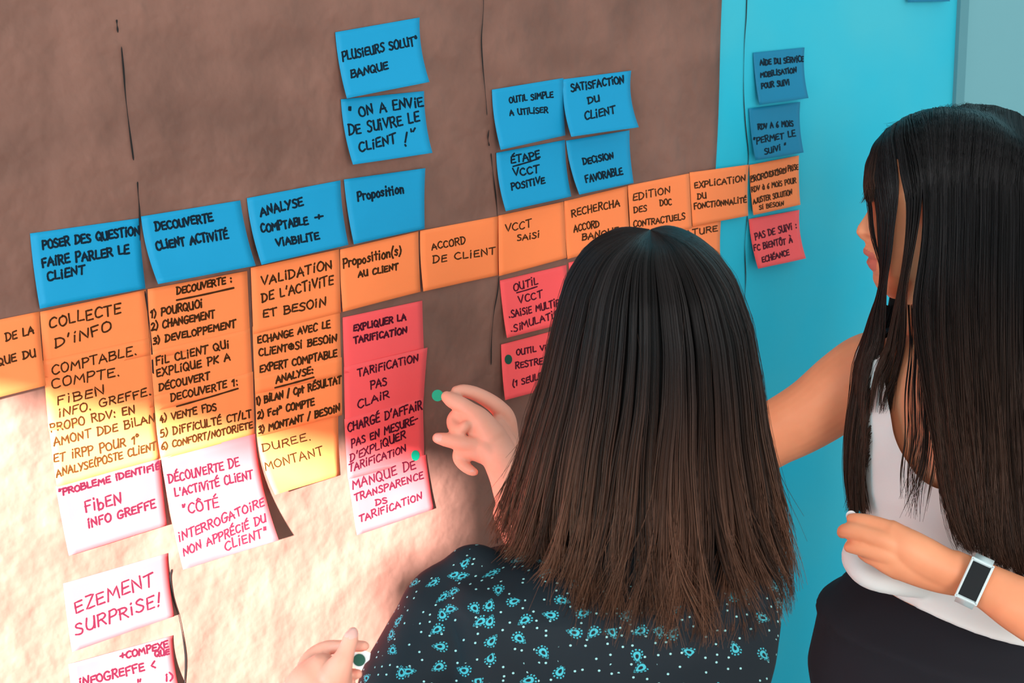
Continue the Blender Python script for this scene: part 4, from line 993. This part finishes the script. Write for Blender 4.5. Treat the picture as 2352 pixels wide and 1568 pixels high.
sheets.append(sheet([   # the wide fall over the ear and shoulder
    [(2115, 274, 1.884), (2114, 345, 1.814), (2118, 405, 1.797), (2122, 480, 1.790), (2119, 560, 1.792), (2106, 650, 1.798), (2098, 720, 1.797), (2112, 820, 1.778), (2128, 930, 1.75), (2146, 1040, 1.725), (2160, 1130, 1.712), (2196, 1220, 1.706), (2232, 1268, 1.708)],
    [(2160, 257, 1.884), (2160, 330, 1.806), (2160, 420, 1.787), (2160, 520, 1.782), (2155, 640, 1.782), (2155, 760, 1.772), (2165, 880, 1.742), (2180, 1000, 1.716), (2195, 1110, 1.702), (2212, 1200, 1.698), (2240, 1265, 1.700)],
    [(2220, 239, 1.884), (2222, 330, 1.802), (2224, 440, 1.782), (2222, 560, 1.774), (2218, 700, 1.764), (2225, 850, 1.734), (2236, 1000, 1.704), (2244, 1130, 1.692), (2256, 1230, 1.690), (2272, 1290, 1.692)],
    [(2285, 243, 1.884), (2290, 340, 1.806), (2292, 460, 1.786), (2288, 600, 1.770), (2286, 760, 1.748), (2290, 920, 1.714), (2298, 1070, 1.692), (2306, 1190, 1.684), (2320, 1290, 1.686), (2335, 1340, 1.690)],
    [(2335, 258, 1.884), (2345, 330, 1.83), (2352, 400, 1.81), (2356, 500, 1.80), (2352, 650, 1.776), (2350, 820, 1.742), (2354, 980, 1.706), (2358, 1120, 1.688), (2362, 1240, 1.682), (2368, 1350, 1.684)],
    [(2385, 292, 1.884), (2400, 360, 1.85), (2405, 440, 1.838), (2410, 560, 1.825), (2415, 760, 1.80), (2420, 960, 1.76), (2424, 1120, 1.73), (2428, 1250, 1.72), (2432, 1350, 1.72)]], 5600, clump=52, wave=.005))
sheets.append(sheet([   # hair down her back
    [(2375, 290, 1.884), (2398, 360, 1.85), (2403, 440, 1.838), (2408, 560, 1.825), (2413, 760, 1.80), (2418, 960, 1.76), (2424, 1120, 1.735), (2432, 1345, 1.725)],
    [(2390, 290, 1.90), (2425, 380, 1.90), (2442, 500, 1.895), (2458, 760, 1.90), (2476, 960, 1.91), (2486, 1120, 1.91), (2490, 1340, 1.90)],
    [(2385, 290, 1.92), (2415, 370, 1.95), (2430, 500, 1.955), (2440, 760, 1.965), (2462, 960, 1.98), (2474, 1120, 1.985), (2480, 1330, 1.98)]], 1500, clump=14, wave=.004))
sheets.append(sheet([   # fine strands over the skin of the neckline
    [(2080, 700, 1.83), (2084, 800, 1.80), (2072, 900, 1.79), (2070, 1000, 1.775), (2058, 1080, 1.765), (2052, 1170, 1.76)],
    [(2110, 700, 1.81), (2112, 800, 1.785), (2110, 900, 1.765), (2112, 1000, 1.75), (2100, 1090, 1.74), (2092, 1180, 1.735)],
    [(2140, 700, 1.79), (2146, 820, 1.765), (2150, 940, 1.74), (2145, 1060, 1.725), (2125, 1140, 1.72), (2105, 1215, 1.72)]], 60, clump=11, spread=.004))
sheets.append(sheet([   # hair of the far side, hanging in front of the far shoulder and behind the neck
    [(2036, 702, 1.905), (2020, 750, 1.91), (1995, 860, 1.915), (1972, 980, 1.905), (1955, 1080, 1.89), (1962, 1165, 1.88)],
    [(2072, 702, 1.902), (2060, 765, 1.905), (2040, 860, 1.905), (2015, 980, 1.885), (1990, 1080, 1.875), (1978, 1180, 1.87)],
    [(2110, 705, 1.89), (2090, 780, 1.88), (2050, 870, 1.884), (2022, 950, 1.86), (2008, 1030, 1.852)]], 1100, clump=10))
PP = np.concatenate([np.array(p) for p, c in sheets]); CC = np.concatenate([c for p, c in sheets])
_tr2 = bvh_of([person2, top]); PP = keep_outside(PP, _tr2, RNG.uniform(.0035, .008, len(PP)))
hair_b = strands('hair', PP, RNG.uniform(.00034, .00060, len(PP)), CC, person2)
hair_b['label'] = 'very long straight dark hair falling past the chest'
for i_, p_ in enumerate(V):
    lc_, nm_, _, _ = _tr2.find_nearest(p_); V[i_] = np.array(lc_[:])+np.array(nm_[:])*.003
cap = mesh_obj('scalp_hair', V, F, M_hair, hair_b); set_tone(cap, lambda co: np.repeat([[.0085, .0078, .0085]], len(co), 0))
bm = bmesh.new(); bm.from_mesh(cap.data)
dl = [v for v in bm.verts if float((np.array(v.co[:])-P2)@F2) > .062 and v.co.z-P2[2] < .062]
bmesh.ops.delete(bm, geom=dl, context='VERTS'); bm.to_mesh(cap.data); bm.free()
# inner volume behind the wide fall
def under(name, guides, push, K=26):
    GP = np.array([catmull(np.array([at(x, y, d+push) for x, y, d in gd]), K) for gd in guides]); Mg = len(GP)
    Q = np.array([catmull(GP[:, k], 24) for k in range(K)])
    Vv = Q.reshape(-1, 3); Ff = [(j*24+i, j*24+i+1, (j+1)*24+i+1, (j+1)*24+i) for j in range(K-1) for i in range(23)]
    o = mesh_obj(name, Vv, Ff, M_hair, hair_b); set_tone(o, lambda co: np.repeat([[.010, .0085, .0085]], len(co), 0))
    sd = o.modifiers.new('thickness', 'SOLIDIFY'); sd.thickness = .004
    return o
under('hair_underlayer', [
    [(2128, 300, 1.83), (2130, 420, 1.806), (2132, 560, 1.802), (2124, 680, 1.81), (2122, 800, 1.798), (2140, 930, 1.765), (2156, 1040, 1.742), (2170, 1120, 1.73), (2215, 1225, 1.724)],
    [(2222, 280, 1.83), (2224, 420, 1.79), (2222, 560, 1.785), (2218, 700, 1.776), (2225, 850, 1.746), (2236, 1000, 1.716), (2244, 1130, 1.704), (2256, 1220, 1.702), (2262, 1250, 1.704)],
    [(2300, 300, 1.83), (2310, 440, 1.80), (2310, 560, 1.79), (2305, 700, 1.772), (2308, 850, 1.744), (2314, 1000, 1.716), (2320, 1130, 1.70), (2330, 1230, 1.696), (2338, 1310, 1.70)],
    [(2340, 320, 1.85), (2395, 440, 1.85), (2410, 560, 1.835), (2415, 700, 1.82), (2418, 850, 1.79), (2420, 1000, 1.765), (2424, 1130, 1.74), (2428, 1230, 1.73), (2430, 1330, 1.73)]], .006)
under('hair_underlayer', [
    [(2050, 640, 1.91), (2030, 760, 1.915), (2003, 870, 1.92), (1978, 980, 1.91), (1962, 1070, 1.898), (1966, 1140, 1.888)],
    [(2120, 680, 1.90), (2100, 770, 1.90), (2070, 860, 1.89), (2030, 950, 1.885), (1998, 1060, 1.88), (1975, 1150, 1.876)]], .006)
# stray hairs at the crown
NF = 110; gx = RNG.uniform(2045, 2345, NF); gy = np.interp(gx, [1985, 2010, 2060, 2120, 2180, 2240, 2300, 2345], [365, 325, 288, 262, 246, 238, 252, 285])
Pf = np.array([catmull(np.array([at(x, y+8, 1.884), at(x-10+RNG.normal(0, 8), y+2-RNG.uniform(2, 8), 1.872), at(x-24+RNG.normal(0, 12), y+RNG.uniform(2, 16), 1.868)]), 12) for x, y in zip(gx, gy)])
strands('stray_hairs', Pf, np.full(NF, .00015), np.full((NF, 12, 3), .02), hair_b)
